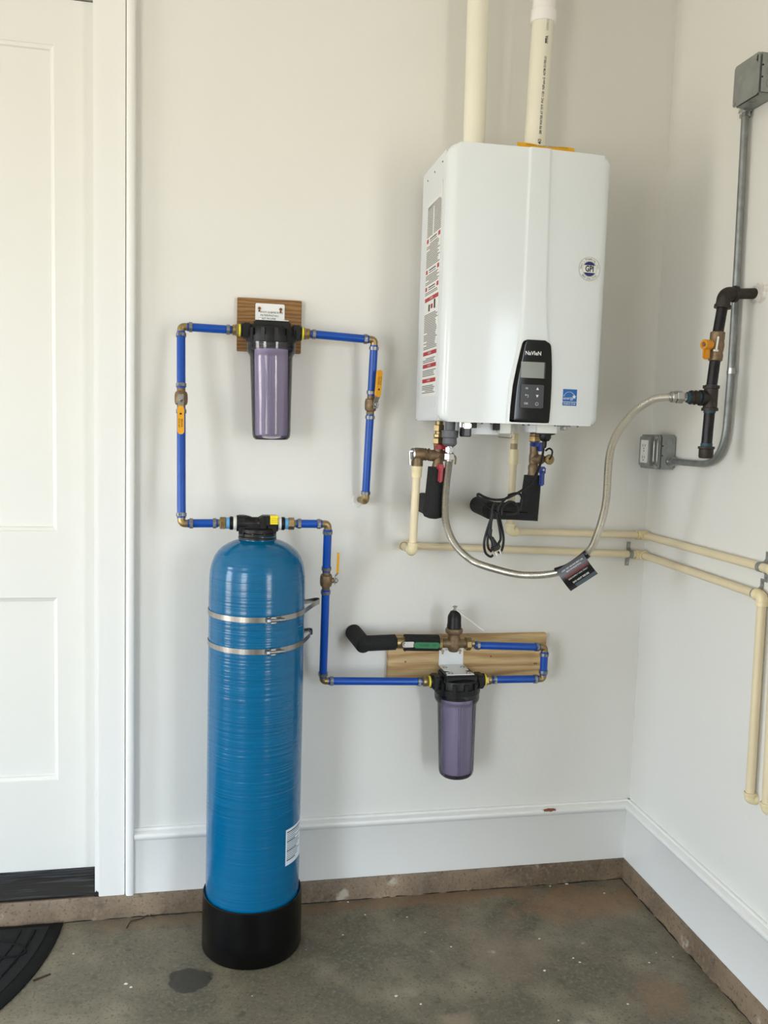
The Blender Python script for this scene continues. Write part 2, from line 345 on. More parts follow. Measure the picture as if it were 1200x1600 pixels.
# kerb below the walls, slightly uneven
def kerb(bm, p0, p1, n, inward):
    p0, p1, w_ = V(p0), V(p1), V(inward); N = int((p1-p0).length/.02); rng = random.Random(n); rows = []
    for i in range(N+1):
        q = p0.lerp(p1, i/N); j = rng.uniform(-.0012, .0012); k = rng.uniform(-.004, .003)
        rows.append([q, q+w_*(.024+k)+V((0, 0, 0)), q+w_*(.021+j)+V((0, 0, .02)), q+w_*(.0195+j)+V((0, 0, KZ-.006)), q+w_*.017+V((0, 0, KZ)), q+V((0, 0, KZ))])
    rings_mesh(bm, rows)
bm = NB(); kerb(bm, (LEFTX, 0, 0), (XR, 0, 0), 1, (0, -1, 0)); struct('trim_2', bm, CURB)
bm = NB(); kerb(bm, (XR, 0, 0), (XR, -1.9, 0), 2, (-1, 0, 0)); struct('trim_3', bm, CURB)
def crack(p0, p1, seed, par):
    rng = random.Random(seed); p0, p1 = V(p0), V(p1); N = int((p1-p0).length/.03); side = V((0, 0, 1)).cross((p1-p0).normalized())
    bm = NB(); tube(bm, [p0.lerp(p1, i/N)+side*rng.uniform(-.0022, .0022) for i in range(N+1)], [rng.uniform(.0008, .0022) for i in range(N+1)], 6); obj('crack', bm, GAP, par, label='dark crack where kerb meets floor')
crack((-2.0, -.0245, .0), (XR-.024, -.0245, .0), 6, bpy.data.objects['trim_2']); crack((XR-.0245, -.024, .0), (XR-.0245, -1.9, .0), 7, bpy.data.objects['trim_3'])
# baseboards
prof = [(0, BT), (.007, BT), (.010, .2545), (.0085, .2525), (.017, .2505), (.023, .2475), (.025, .243), (.025, .238), (.021, .230), (.0185, .2285), (.0165, .2255), (.0165, KZ+.001), (0, KZ+.001)]
bm = NB(); rings_mesh(bm, [[V((x, -d, z)) for d, z in prof] for x in (-.4766, XR-.0005)]); bb = struct('baseboard_back', bm, TRIM)
bm = NB(); rings_mesh(bm, [[V((XR-d, y, z)) for d, z in prof] for y in (-.0005, -1.9)]); struct('baseboard_right', bm, TRIM)
bm = NB(); rings_mesh(bm, [[V((x, -d, z)) for d, z in prof] for x in (LEFTX, DX0-.13)]); struct('baseboard_back', bm, TRIM)
bm = NB(); rng = random.Random(5)
prism(bm, [(.024*math.cos(a)*(rng.uniform(.6, 1.1)), .005*math.sin(a)*rng.uniform(.6, 1.2)) for a in [2*PI*k/16 for k in range(16)]], (.788, -.0225, .2475), (1, 0, 0), (0, .3, .95), (0, -1, .1), .004)
obj('paint_chip', bm, CHIP, bb, label='brown chipped spot on top of the baseboard')
# casing
bm = NB(); cz = DTOP+.13
bx(bm, (-.575, -.018, KZ), (-.503, 0, DTOP+.012), .0015); bx(bm, (-.575-.0, -.018, DTOP+.012), (-.503, 0, DTOP+.10)); bx(bm, (DX0-.10, -.018, DTOP+.012), (-.575, 0, DTOP+.10))
bx(bm, (DX0-.10, -.018, KZ), (DX0-.012, 0, DTOP+.012))
struct('trim_1', bm, TRIM, smooth=False)
bm = NB(); bb_prof = [(-.501, 0), (-.501, -.018), (-.498, -.026), (-.494, -.0285), (-.482, -.0285), (-.4785, -.026), (-.4766, -.018), (-.4766, 0)]
rings_mesh(bm, [[V((x, y, z)) for x, y in bb_prof] for z in (KZ+.002, DTOP+.12)]); struct('trim_1', bm, TRIM)
# door
door = bpy.data.objects.new('door_1', None); COL.objects.link(door); door.location = (-1.04, .05, KZ); door['kind'] = 'structure'; ROOT['door_1'] = V(door.location)
bm = NB(); DY = .050
def slab(bm):
    xs = [DX0+.006, -1.390, -.694, DX1-.006]; zs = [.123, .392, .928, 1.117, 2.423, 2.541]; y = DY
    for i in range(3):
        for j in range(5):
            x0, x1, z0, z1 = xs[i], xs[i+1], zs[j], zs[j+1]
            if i == 1 and j in (1, 3):
                r = []
                for ins, dy in ((0, 0), (.002, .004), (.010, .008), (.012, .015)):
                    r.append([V((x0+ins, y+dy, z0+ins)), V((x1-ins, y+dy, z0+ins)), V((x1-ins, y+dy, z1-ins)), V((x0+ins, y+dy, z1-ins))])
                for k in range(3):
                    A = [bm.verts.new(p) for p in r[k]]; B = [bm.verts.new(p) for p in r[k+1]]
                    for q in range(4): bm.faces.new((A[q], A[(q+1) % 4], B[(q+1) % 4], B[q]))
                bm.faces.new([bm.verts.new(p) for p in r[3]])
            else:
                bm.faces.new([bm.verts.new(V(p)) for p in ((x0, y, z0), (x1, y, z0), (x1, y, z1), (x0, y, z1))])
    x0, x1, z0, z1 = xs[0], xs[-1], zs[0], zs[-1]; a = [(x0, z0), (x1, z0), (x1, z1), (x0, z1)]
    F_ = [bm.verts.new(V((p[0], y, p[1]))) for p in a]; B_ = [bm.verts.new(V((p[0], y+.044, p[1]))) for p in a]
    for q in range(4): bm.faces.new((F_[q], F_[(q+1) % 4], B_[(q+1) % 4], B_[q]))
    bm.faces.new(B_); bmesh.ops.remove_doubles(bm, verts=bm.verts[:], dist=1e-5)
slab(bm); obj('door_slab', bm, DOORP, door, smooth=False)
bm = NB(); bx(bm, (DX1, -.012, KZ+.012), (DX1+.012, .12, DTOP)); obj('jamb', bm, TRIM, door, smooth=False)
bm = NB(); bx(bm, (DX0-.02, -.012, KZ+.012), (DX0, .12, DTOP)); obj('jamb', bm, TRIM, door, smooth=False)
bm = NB(); bx(bm, (DX0-.02, -.012, DTOP), (DX1+.012, .12, DTOP+.02)); obj('head_jamb', bm, TRIM, door, smooth=False)
bm = NB(); bx(bm, (DX0, DY+.012, DTOP-.012), (DX1, DY+.05, DTOP)); bx(bm, (DX1-.007, DY+.014, .11), (DX1, DY+.05, DTOP)); obj('weatherstrip', bm, WSTRIP, door, smooth=False)
bm = NB()
rings_mesh(bm, [[V((x, y, z)) for y, z in ((-.010, KZ-.001), (-.012, KZ+.006), (-.006, KZ+.011), (.036, .100), (.042, .104), (.044, .1205), (.11, .1205), (.11, KZ-.001))] for x in (DX0, DX1)])
obj('threshold', bm, SILL, door)
bm = NB(); rng = random.Random(3)
prism(bm, [(.007*math.cos(a)*rng.uniform(.6, 1.1), .010*math.sin(a)*rng.uniform(.6, 1.2)) for a in [2*PI*k/10 for k in range(10)]], (-.581, -.0118, KZ+.006), (1, 0, 0), (0, 0, 1), (0, -1, 0), .002)
obj('rotted_corner', bm, SILL, door)

# torn drywall round pipe holes
def patch(c, n_, ux, uy, r, seed, mm=PLAST, ry=None, t=.003):
    bm = NB(); rng = random.Random(seed); ry = ry or r
    rings = []
    for f, h in ((1.0, 0), (.85, t), (.45, t*.4), (.05, t*.2)):
        rg = random.Random(seed); rings.append([V(c)+V(ux)*r*f*math.cos(a)*rg.uniform(.7, 1.15)+V(uy)*ry*f*math.sin(a)*rg.uniform(.7, 1.15)+V(n_)*h for a in [2*PI*k/22 for k in range(22)]])
    rings_mesh(bm, rings); return bm
wb = bpy.data.objects['wall_back']; wr = bpy.data.objects['wall_right']
obj('torn_drywall', patch((.152, -.0005, 1.219), (0, -1, 0), (1, 0, 0), (0, 0, 1), .019, 3, WALL, .020, .0015), WALL, wb)
obj('torn_drywall', patch((XR-.0005, -.500, 1.800), (-1, 0, 0), (0, 1, 0), (0, 0, 1), .040, 8, PLAST, .028, .006), PLAST, wr)

# ------------------------------------------------------------ plumbing helpers
PR = .0113
def seg(root, p0, p1, m=BLUE, r=PR, name='pipe'):
    bm = NB(); cyl(bm, p0, p1, r, n=20); return obj(name, bm, m, root)
def cring(root, p, d, ang=0, m=STEEL, r=.0136, L=.009):
    p, d = V(p), V(d).normalized(); bm = NB()
    lathe(bm, [(PR, -L/2), (r, -L/2), (r, L/2), (PR, L/2)], p, d, 22)
    x, y, _ = basis(d); e = (V((0, -1, 0))-d*d.dot(V((0, -1, 0))))
    e = e.normalized() if e.length > .1 else x
    s = d.cross(e); e = (e*math.cos(ang)+s*math.sin(ang)); s = d.cross(e)
    R = Matrix((e, s, d)).transposed()
    box(bm, p+e*(r+.001), (.004, .007, L*.8), .0008, R); box(bm, p+e*(r-.0005)+s*.006, (.003, .003, L), 0, R)
    return obj('clamp_ring', bm, m, root)
def elbow(root, p, d1, d2, m=BRASS, r=.0102, L=.020, name='elbow', flare=0.0, fl=.008):
    p, d1, d2 = V(p), V(d1).normalized(), V(d2).normalized(); bm = NB()
    tube(bm, roundpath([p+d1*L, p, p+d2*L], L*.7, 8), r, 18)
    if flare:
        for d in (d1, d2): lathe(bm, [(r, -.002), (flare, 0), (flare, fl), (r*.9, fl)], p+d*(L-fl), d, 20)
    return obj(name, bm, m, root)
def pexrun(root, pts, cut0=.012, cut1=.012, ringat=(1, 1)):
    a, b = V(pts[0]), V(pts[1]); d = (b-a).normalized(); a2 = a+d*cut0; b2 = b-d*cut1
    seg(root, a2, b2)
    if ringat[0]: cring(root, a2+d*.009, d)
    if ringat[1]: cring(root, b2-d*.009, d)
def ball_valve(name, label, pos, axis, stem, hdir, grip, grp=None, L=.05, letter=True, gl=.075):
    pos, ax, st = V(pos), V(axis).normalized(), V(stem).normalized(); h = V(hdir).normalized(); s = st.cross(h)
    t = thing(name, label, 'valve', pos, grp)
    bm = NB(); lathe(bm, [(.0095, -L*.62), (.0105, -L*.62), (.0112, -L*.36), (.0150, -L*.32), (.0168, -L*.2), (.0172, 0), (.0168, L*.2), (.0150, L*.32), (.0112, L*.36), (.0105, L*.62), (.0095, L*.62)], pos, ax, 24)
    cyl(bm, pos, pos+st*.022, .0075, n=16); obj('body', bm, BRONZE, t)
    bm = NB(); hexnut(bm, pos+st*.025, pos+st*.031, .0075); cyl(bm, pos+st*.020, pos+st*.034, .0032, n=12); obj('stem_nut', bm, BRIGHT, t)
    hd = thing_child = None
    bm = NB(); P = [(-.010, .0235), (.013, .0235), (.021, .030), (.05, .030)]; wd = .0075
    rings_mesh(bm, [[pos+h*a+st*(b+dz)+s*q for q, dz in ((-wd, 0), (wd, 0), (wd, .0018), (-wd, .0018))] for a, b in P])
    hd = obj('handle', bm, BRIGHT, t)
    bm = NB(); c = pos+h*(.021+gl/2)+st*.0275
    prism(bm, rrect(gl, .0175, .0085, 6), c, h, s, st, .0065); bmesh.ops.bevel(bm, geom=[e_ for e_ in bm.edges if e_.calc_length() > .0 and abs((e_.verts[0].co-e_.verts[1].co).dot(st)) < 1e-5], offset=.0015, segments=2, affect='EDGES', clamp_overlap=True)
    obj('grip', bm, grip, hd)
    if letter:
        text('WATER', .0065, c+st*.0068+h*.008+s*.003, -h, -s, INK, hd, 'print'); text('600 WOG', .0055, c+st*.0068+h*.008-s*.004, -h, -s, INK, hd, 'print')
        bm = NB(); cyl(bm, c+st*.0066-h*.016, c+st*.0068-h*.016, .003, n=12); obj('print', bm, INK, hd)
    return t

# ------------------------------------------------------------ vents
def vent(name, label, p0, p1, r, extra=False):
    t = thing(name, label, 'pipe', p0); p0, p1 = V(p0), V(p1)
    bm = NB(); cyl(bm, p0, p1, r, n=48); obj('pipe', bm, PVC, t)
    return t
v1 = vent('vent_pipe', 'plain cream plastic vent pipe rising from the left of the heater top', (.4345, -.10, 2.140), (.4285, -.10, 2.998), .0302)
vd = (V((.619, -.10, 2.559))-V((.6115, -.10, 2.246))).normalized(); a0 = V((.609, -.10, 2.140))
v2 = thing('vent_pipe', 'cream vent pipe with black printed lettering and white coupling, above heater', 'pipe', a0)
bm = NB(); cyl(bm, a0, a0+vd*.44, .0302, n=48); obj('pipe', bm, PVC, v2)
cz0 = (2.583-2.140)/vd.z
bm = NB(); lathe(bm, [(.0305, 0), (.0350, .0005), (.0358, .004), (.0358, .030), (.0345, .034), (.0335, .036), (.0335, .16), (.030, .16)], a0+vd*(cz0-.020), vd, 48); obj('coupling', bm, PVCW, v2)
bm = NB(); cyl(bm, a0+vd*(cz0+.1), a0+vd*((2.998-2.14)/vd.z), .0302, n=48); obj('pipe', bm, PVC, v2)
def wrapvent(zc):
    def f(a, b):
        c = a0+vd*((zc-2.140)/vd.z+a); ang = -PI/2-.22+.33+(-b)/.0302*-1*-1
        return c+V((math.cos(ang), math.sin(ang), 0))*.0304
    return f
text('R 40', .0150, (0, 0, 0), (1, 0, 0), (0, 1, 0), INK, v2, 'print', 'LEFT', wrapvent(2.218), bold=.0002)
text('280 PSI WATER AT 73°F  PVC 1120  NSF-pw-G  ASTM D1785-21', .0092, (0, 0, 0), (1, 0, 0), (0, 1, 0), INK, v2, 'print', 'LEFT', wrapvent(2.2585), sx=.83, bold=.00028)
text('PPFA', .0110, (0, 0, 0), (1, 0, 0), (0, 1, 0), INK, v2, 'print', 'LEFT', wrapvent(2.500), sx=.85, bold=.0006)
text('1223H12', .0095, (0, 0, 0), (1, 0, 0), (0, 1, 0), INK, v2, 'print', 'LEFT', wrapvent(2.533), sx=.85)

# ------------------------------------------------------------ water heater
HX0, HX1, HZ0, HZ1, HF = .304, .744, 1.455, 2.150, -.336
wh = thing('water_heater', 'white wall-mounted tankless water heater with black control panel', 'water heater', (.525, -.045, HZ0))
bm = NB(); bx(bm, (HX0+.003, -.292, HZ0+.003), (HX1-.003, -.042, HZ1-.003), .004); obj('case', bm, CASEW, wh)
bm = NB(); bx(bm, (HX0+.06, -.045, HZ1-.06), (HX1-.06, -.0, HZ1-.03), .002); obj('wall_bracket', bm, GALV, wh)
bm = NB(); bx(bm, (HX0+.06, -.045, HZ0+.03), (HX1-.06, -.0, HZ0+.06), .002); obj('wall_bracket', bm, GALV, wh)
def lerp_tab(tab, z):
    for (z0, v0), (z1, v1) in zip(tab, tab[1:]):
        if z0 <= z <= z1: return v0+(v1-v0)*(z-z0)/(z1-z0)
    return tab[0][1] if z < tab[0][0] else tab[-1][1]
LT = [(1.455, .480), (1.56, .484), (1.62, .496), (1.66, .503), (1.72, .5065), (1.80, .5085), (1.95, .5085), (2.15, .5075)]
RT = [(1.455, .600), (1.60, .599), (1.66, .592), (1.72, .583), (1.80, .578), (1.95, .575), (2.15, .571)]
def sm(t): t = max(0, min(1, t)); return t*t*(3-2*t)
def hy(x, z):
    u = (x-(HX0+HX1)/2)/((HX1-HX0)/2); y = HF-.011*(1-u*u)+.006
    l, r = lerp_tab(LT, z), lerp_tab(RT, z); k = sm((x-l)/.006)*sm((r-x)/.009)
    return y-.0045*k
RAD, RC = .026, .013
bm = NB(); NX, NZ = 150, 90
def edist(i, n, lo, hi):
    t = i/n; return lo+(hi-lo)*t
xsv = [HX0+RAD*(1-math.cos(PI/2*k/10)) for k in range(10)]+[HX0+RAD+(HX1-HX0-2*RAD)*k/NX for k in range(NX+1)]+[HX1-RAD*(1-math.cos(PI/2*k/10)) for k in range(9, -1, -1)]
zsv = [HZ0+RAD*(1-math.cos(PI/2*k/16)) for k in range(16)]+[HZ0+RAD+(HZ1-HZ0-2*RAD)*k/NZ for k in range(NZ+1)]+[HZ1-RAD*(1-math.cos(PI/2*k/16)) for k in range(15, -1, -1)]
cxx, czz = (HX0+HX1)/2, (HZ0+HZ1)/2
rows = []
for z in zsv:
    ez = min(z-HZ0, HZ1-z); dz = RC-math.sqrt(max(0, RC*RC-max(0, RC-ez)**2)) if ez < RC else 0
    row = []
    for x in xsv:
        ex = min(x-HX0, HX1-x); dx = RAD-math.sqrt(max(0, RAD*RAD-max(0, RAD-ex)**2)) if ex < RAD else 0
        x2, z2 = x, z; q = .026   # round the outline corners as well
        if ex < q and ez < q:
            ax_, az_ = q-ex, q-ez; mm = max(ax_, az_); ln = math.hypot(ax_, az_); k = mm/ln if ln else 1
            sxn = 1 if x > cxx else -1; szn = 1 if z > czz else -1
            cx_ = (HX1-q if sxn > 0 else HX0+q); cz_ = (HZ1-q if szn > 0 else HZ0+q); x2 = cx_+sxn*ax_*k; z2 = cz_+szn*az_*k; e_ = q-mm; Rr = RC+(RAD-RC)*ax_/(ax_+az_+1e-9); dx = Rr-math.sqrt(max(0, Rr*Rr-max(0, Rr-e_)**2)); dz = 0
        row.append(V((x2, min(-.292, hy(x, z)+dx+dz), z2)))
    rows.append(row)
R_ = [[bm.verts.new(p) for p in r] for r in rows]
for i in range(len(R_)-1):
    for k in range(len(R_[0])-1): bm.faces.new((R_[i][k], R_[i][k+1], R_[i+1][k+1], R_[i+1][k]))
edge = R_[0]+[r[-1] for r in R_[1:]]+R_[-1][-2::-1]+[r[0] for r in R_[-2:0:-1]]
bk = [bm.verts.new(V((v.co.x, -.2885, v.co.z))) for v in edge]
for k in range(len(edge)): bm.faces.new((edge[k], edge[(k+1) % len(edge)], bk[(k+1) % len(edge)], bk[k]))
bm.faces.new(bk)
cover = obj('front_cover', bm, ENAMEL, wh)
def surf_y(x, z):
    ez = z-HZ0; dz = RC-math.sqrt(max(0, RC*RC-max(0, RC-ez)**2)) if ez < RC else 0
    u = (x-cxx)/((HX1-HX0)/2); return HF-.011*(1-u*u)+.006-.0045+dz
# control panel with curved foot
PL = [(1.4562, .4855), (1.50, .4870), (1.55, .4905), (1.60, .4985), (1.64, .5065), (1.660, .5110), (1.666, .5135), (1.670, .5180), (1.6715, .5240)]
PRT = [(1.4562, .5945), (1.50, .5965), (1.55, .5970), (1.60, .5955), (1.64, .5925), (1.658, .5900), (1.664, .5870), (1.668, .5810), (1.670, .5740)]
bm = NB(); zz = [1.4562+(1.6715-1.4562)*k/60 for k in range(61)]; fr = []; bkk = []
for z in zz:
    l, r = lerp_tab(PL, z), lerp_tab(PRT, z); xs = [l+(r-l)*k/16 for k in range(17)]
    fr.append([bm.verts.new(V((x, surf_y(x, z)-.0040+(.0022 if k in (0, 16) else 0), z))) for k, x in enumerate(xs)]); bkk.append([bm.verts.new(V((x, surf_y(x, z)+.002, z))) for x in xs])
for i in range(60):
    for k in range(16): bm.faces.new((fr[i][k], fr[i][k+1], fr[i+1][k+1], fr[i+1][k])); bm.faces.new((bkk[i][k], bkk[i+1][k], bkk[i+1][k+1], bkk[i][k+1]))
    bm.faces.new((fr[i][0], fr[i+1][0], bkk[i+1][0], bkk[i][0])); bm.faces.new((fr[i][16], bkk[i][16], bkk[i+1][16], fr[i+1][16]))
for k in range(16): bm.faces.new((fr[0][k], bkk[0][k], bkk[0][k+1], fr[0][k+1])); bm.faces.new((fr[60][k], fr[60][k+1], bkk[60][k+1], bkk[60][k]))
cp = obj('control_panel', bm, BLACKG, wh)
PY = surf_y(.541, 1.6)-.0045
PF = lambda x, z, k=0: (x, PY-.0002-k, z)
text('NaVIeN', .0145, PF(.541, 1.637), (1, 0, 0), (0, 0, 1), WINK, cp, 'logo', bold=.00025, sx=.92)
bm = NB(); prism(bm, rrect(.0665, .041, .0015), PF(.5425, 1.5945), (1, 0, 0), (0, 0, 1), (0, -1, 0), .0008); dsp = obj('display', bm, LCD, cp)
bm = NB(); bx(bm, (.5725, PY-.0012, 1.574), (.5758, PY-.0008, 1.615)); obj('display', bm, PADM, cp)
bm = NB(); prism(bm, rrect(.0635, .0600, .003), PF(.5425, 1.527), (1, 0, 0), (0, 0, 1), (0, -1, 0), .0015); pad = obj('button_pad', bm, PADM, cp)
def bt(s, x, z, sz): text(s, sz, PF(x, z, .0018), (1, 0, 0), (0, 0, 1), WINK, cp, 'button_symbol')
bt('H', .527, 1.547, .0085); bt('OK', .527, 1.508, .0078)
def shape(poly, x, z, m=WINK, name='button_symbol', par=None, k=.0017, t=.0002):
    bm = NB(); prism(bm, poly, PF(x, z, k), (1, 0, 0), (0, 0, 1), (0, -1, 0), t); return obj(name, bm, m, par or cp, smooth=False)
shape([(-.0038, -.003), (.0038, -.003), (0, .0038)], .5565, 1.547); shape([(-.0038, .003), (.0038, .003), (0, -.0038)], .5565, 1.528)
def arc(x, z, r, a0, a1, w=.0009):
    bm = NB(); A = [a0+(a1-a0)*k/14 for k in range(15)]
    pts = [V(PF(x+r*math.cos(a), z+r*math.sin(a), .002)) for a in A]; tube(bm, pts, w/2, 6); return obj('button_symbol', bm, WINK, cp)
arc(.5565, 1.508, .0038, 0, 2*PI); arc(.529, 1.527, .0032, -PI/2, PI/2); shape([(-.003, 0), (0, .0025), (0, -.0025)], .526, 1.530); shape([(-.003, -.0004), (.003, -.0004), (.003, .0004), (-.003, .0004)], .529, 1.530)
# side panel, warning label
bm = NB(); prism(bm, rrect(.168, .585, .012), (HX0+.003, -.185, 1.785), (0, 1, 0), (0, 0, 1), (-1, 0, 0), .0012); obj('embossed_side_panel', bm, CASEW, wh)
LXX = HX0+.003-.0012
Y0, Y1, ZA, ZB = -.268, -.115, 1.523, 2.045
bm = NB(); bx(bm, (LXX-.0004, Y0, ZA), (LXX, Y1, ZB)); wl = obj('warning_label', bm, LABELW, wh, smooth=False)
bm = NB(); bmr = NB(); bmg = NB()
def lb(b, fy0, fy1, z, h):   # fy 0 = rear edge (left in view)
    ya = Y1-(Y1-Y0)*fy0; yb = Y1-(Y1-Y0)*fy1; bx(b, (LXX-.0007, ya, z-h/2), (LXX-.0004, yb, z+h/2))
reds = [(1.786, 'bar'), (1.640, 'bar'), (1.606, 'bar'), (1.566, 'bar')]
for z, _ in reds:
    b_ = NB(); lb(b_, .03, .97, z, .0105); obj('red_bar', b_, REDINK, wl, smooth=False)
for z in (1.945, 1.862, 1.816):
    for q0, q1 in ((.03, .15), (.82, .95)):
        b_ = NB(); lb(b_, q0, q1, z, .011); obj('red_bar', b_, REDINK, wl, smooth=False)
    lb(bm, .25, .72, z+.002, .003); lb(bm, .25, .72, z-.004, .002)
rng = random.Random(9); z = 2.035
while z > 1.530:
    if not any(abs(z-q) < .010 for q in (1.786, 1.640, 1.606, 1.566, 1.945, 1.862, 1.816)) and not (1.748 < z < 1.78):
        dense = z > 1.80; x0 = .03 if rng.random() < .8 else .25; x1 = rng.uniform(.8, .97)
        if 1.95 < z < 2.03: x1 = .97; x0 = .5
        lb(bmg, x0, x1, z, .0024)
        if z > 1.95: lb(bmg, .03, .42, z, .0024)
    z -= .0046
lb(bm, .30, .40, 1.762, .018); lb(bmr, .46, .60, 1.764, .012); lb(bm, .68, .78, 1.767, .024)
for n_, b, m_ in (('red_print', bmr, REDINK), ('black_print', bm, INK), ('grey_print', bmg, GINK)):
    o_ = obj(n_, b, m_, wl, smooth=False); o_['kind'] = 'stuff'
for z in (1.786, 1.640, 1.606, 1.566): text('DANGER', .0085, (LXX-.0009, (Y0+Y1)/2, z), (0, -1, 0), (0, 0, 1), WINK, wl, 'print')
for y, z in ((-.10, 2.115), (-.175, 2.118), (-.255, 2.122)):
    bm = NB(); cyl(bm, (HX0+.004, y, z), (HX0+.0015, y, z), .0022, n=10); obj('screw', bm, GREYP, wh)
# stickers
SY = lambda x, z: surf_y(x, z)+.0045-.0006
def disc(name, x, z, r, m, k, parent, r2=0, ang=(0, 2*PI)):
    bm = NB(); y = SY(x, z)-k
    if r2:
        N = 48; rings_mesh(bm, [[V((x+q*math.cos(a), y+h, z+q*math.sin(a))) for q, h in ((r2, 0), (r, 0), (r, .0001), (r2, .0001))] for a in [2*PI*j/N for j in range(N)]], loop=True)
    else: cyl(bm, (x, y+.0002, z), (x, y, z), r, n=48)
    return obj(name, bm, m, parent, smooth=False)
sx_, sz_ = .690, 1.862
st = disc('round_sticker', sx_, sz_, .0310, LABELW, 0, wh)
disc('ring_print', sx_, sz_, .0305, GINK, .0002, st, .0297); disc('ring_print', sx_, sz_, .0205, GINK, .0002, st, .0199)
for s_ in (1, -1):
    poly = [(.0188*math.cos(a), s_*.0188*math.sin(a)) for a in [math.radians(30+120*k/14) for k in range(15)]]
    bm = NB(); prism(bm, poly, (sx_, SY(sx_, sz_)-.0003, sz_), (1, 0, 0), (0, 0, 1), (0, -1, 0), .0001); obj('navy_segment', bm, NAVY, st, smooth=False)
text('GPI', .0215, (sx_, SY(sx_, sz_)-.0004, sz_-.0002), (1, 0, 0), (0, 0, 1), INK, st, 'lettering', sx=.78, bold=.0006)
def arctext(s, r, a0, step, size, flip=1):
    for i, ch in enumerate(s):
        if ch == ' ': continue
        a = math.radians(a0-flip*step*i); c = (sx_+r*math.cos(a), SY(sx_, sz_)-.0004, sz_+r*math.sin(a)); u = V((math.sin(a), 0, -math.cos(a)))*flip; v = V((math.cos(a), 0, math.sin(a)))*flip
        text(ch, size, c, u, v, INK, st, 'lettering')
arctext("Geer's Plumbing, Inc.", .0252, 178, 8.9, .0072); arctext('864.226.2143', .0252, 222, 8.9, .0072, -1)
ex, ez = .6525, 1.5285
bm = NB(); yy = SY(ex, ez); bx(bm, (ex-.0200, yy-.0003, ez-.0215), (ex+.0200, yy+.0003, ez+.0215)); es = obj('blue_square_sticker', bm, BLUEINK, wh, smooth=False)
bm = NB(); bx(bm, (ex-.0200, yy-.0005, ez-.0125), (ex+.0200, yy-.0003, ez-.0112)); obj('white_rule', bm, WINK, es, smooth=False)
text('ENERGY STAR', .0068, (ex, yy-.0005, ez-.0172), (1, 0, 0), (0, 0, 1), WINK, es, 'lettering', sx=.80)
text('energy', .0115, (ex-.004, yy-.0005, ez-.002), (1, 0, .05), (-.05, 0, 1), WINK, es, 'lettering', sx=.95)
bm = NB(); tube(bm, [V((ex-.002+.0165*math.cos(a), yy-.0005, ez-.004+.0185*math.sin(a))) for a in [math.radians(20+140*k/16) for k in range(17)]], .0005, 6); obj('white_arc', bm, WINK, es)
sp_ = [( (.0065 if k % 2 == 0 else .0028)*math.sin(2*PI*k/10), (.0065 if k % 2 == 0 else .0028)*math.cos(2*PI*k/10)) for k in range(10)]
bm = NB(); prism(bm, sp_, (ex+.0125, yy-.0003, ez+.002), (1, 0, 0), (0, 0, 1), (0, -1, 0), .0003); obj('white_star', bm, WINK, es, smooth=False)
def lean(o, cx):
    k = (surf_y(cx+.01, 1.7)-surf_y(cx-.01, 1.7))/.02
    for q in [o]+list(o.children):
        for v in q.data.vertices: v.co.y += k*(v.co.x+ROOT[q.name].x-cx)
lean(st, sx_); lean(es, ex)
# yellow band on top
bm = NB(); tube(bm, [V((.585+.078*math.cos(a), -.2, 0)) for a in (PI, 0)], .001, 4); bm.clear()
rows = []
for k in range(13):
    t_ = k/12; x = .503+.158*t_; rows.append([V((x, -.285, HZ1-.006)), V((x, -.262+.004*math.sin(t_*PI), HZ1+.036-.002*t_+.0025*math.sin(t_*9))), V((x, -.260, HZ1+.036-.002*t_+.0025*math.sin(t_*9))), V((x, -.283, HZ1-.006))])
rings_mesh(bm, rows); yb = obj('yellow_warning_band', bm, STICKY, wh)
text('WARNING  DO NOT REMOVE  CAUTION', .0062, (.582, -.2685, HZ1+.0285), (1, 0, 0), (0, .45, .89), INK, yb, 'print', depth=.0032)
# things under the heater
bm = NB(); bx(bm, (.400, -.235, HZ0-.030), (.500, -.10, HZ0+.004), .002); obj('grey_bottom_block', bm, CASEW, wh)
bm = NB(); cyl(bm, (.386, -.25, HZ0+.003), (.386, -.25, HZ0-.012), .009, n=14); box(bm, (.398, -.26, HZ0-.008), (.024, .012, .016), .003); obj('drain_fitting', bm, BRIGHT, wh)
bm = NB(); bx(bm, (.385, -.262, HZ0-.038), (.411, -.235, HZ0-.014), .002); obj('drain_cap', bm, BLACK, wh)
bm = NB(); bx(bm, (.391, -.2635, HZ0-.035), (.405, -.262, HZ0-.016), .0005); obj('cap_label', bm, GREYP, wh)
bm = NB(); bx(bm, (.413, -.26, HZ0-.014), (.426, -.235, HZ0+.002), .001); obj('rubber_bumper', bm, BLACK, wh)
bm = NB(); bx(bm, (.478, -.26, HZ0-.018), (.490, -.235, HZ0+.002), .001); obj('rubber_bumper', bm, BLACK, wh)
bm = NB(); bx(bm, (.490, -.255, HZ0-.026), (.524, -.235, HZ0+.002), .002); obj('white_latch', bm, WHITEP, wh)
bm = NB(); tube(bm, roundpath([(.487, -.258, HZ0-.018), (.487, -.258, HZ0-.036), (.527, -.258, HZ0-.038), (.527, -.258, HZ0-.022)], .006, 5), .0017, 8); obj('wire_latch', bm, BRIGHT, wh)
bm = NB(); bx(bm, (.592, -.275, HZ0-.022), (.648, -.215, HZ0+.002), .002); obj('white_terminal_cover', bm, WHITEP, wh)
bm = NB(); bx(bm, (.570, -.265, HZ0-.020), (.592, -.225, HZ0+.002), .001); obj('terminal_bracket', bm, CASEW, wh)
bm = NB(); bx(bm, (.655, -.262, HZ0-.003), (.692, -.23, HZ0+.003)); bx(bm, (.664, -.262, HZ0-.013), (.683, -.255, HZ0+.001), .002); obj('hanging_bracket', bm, STEEL, wh)
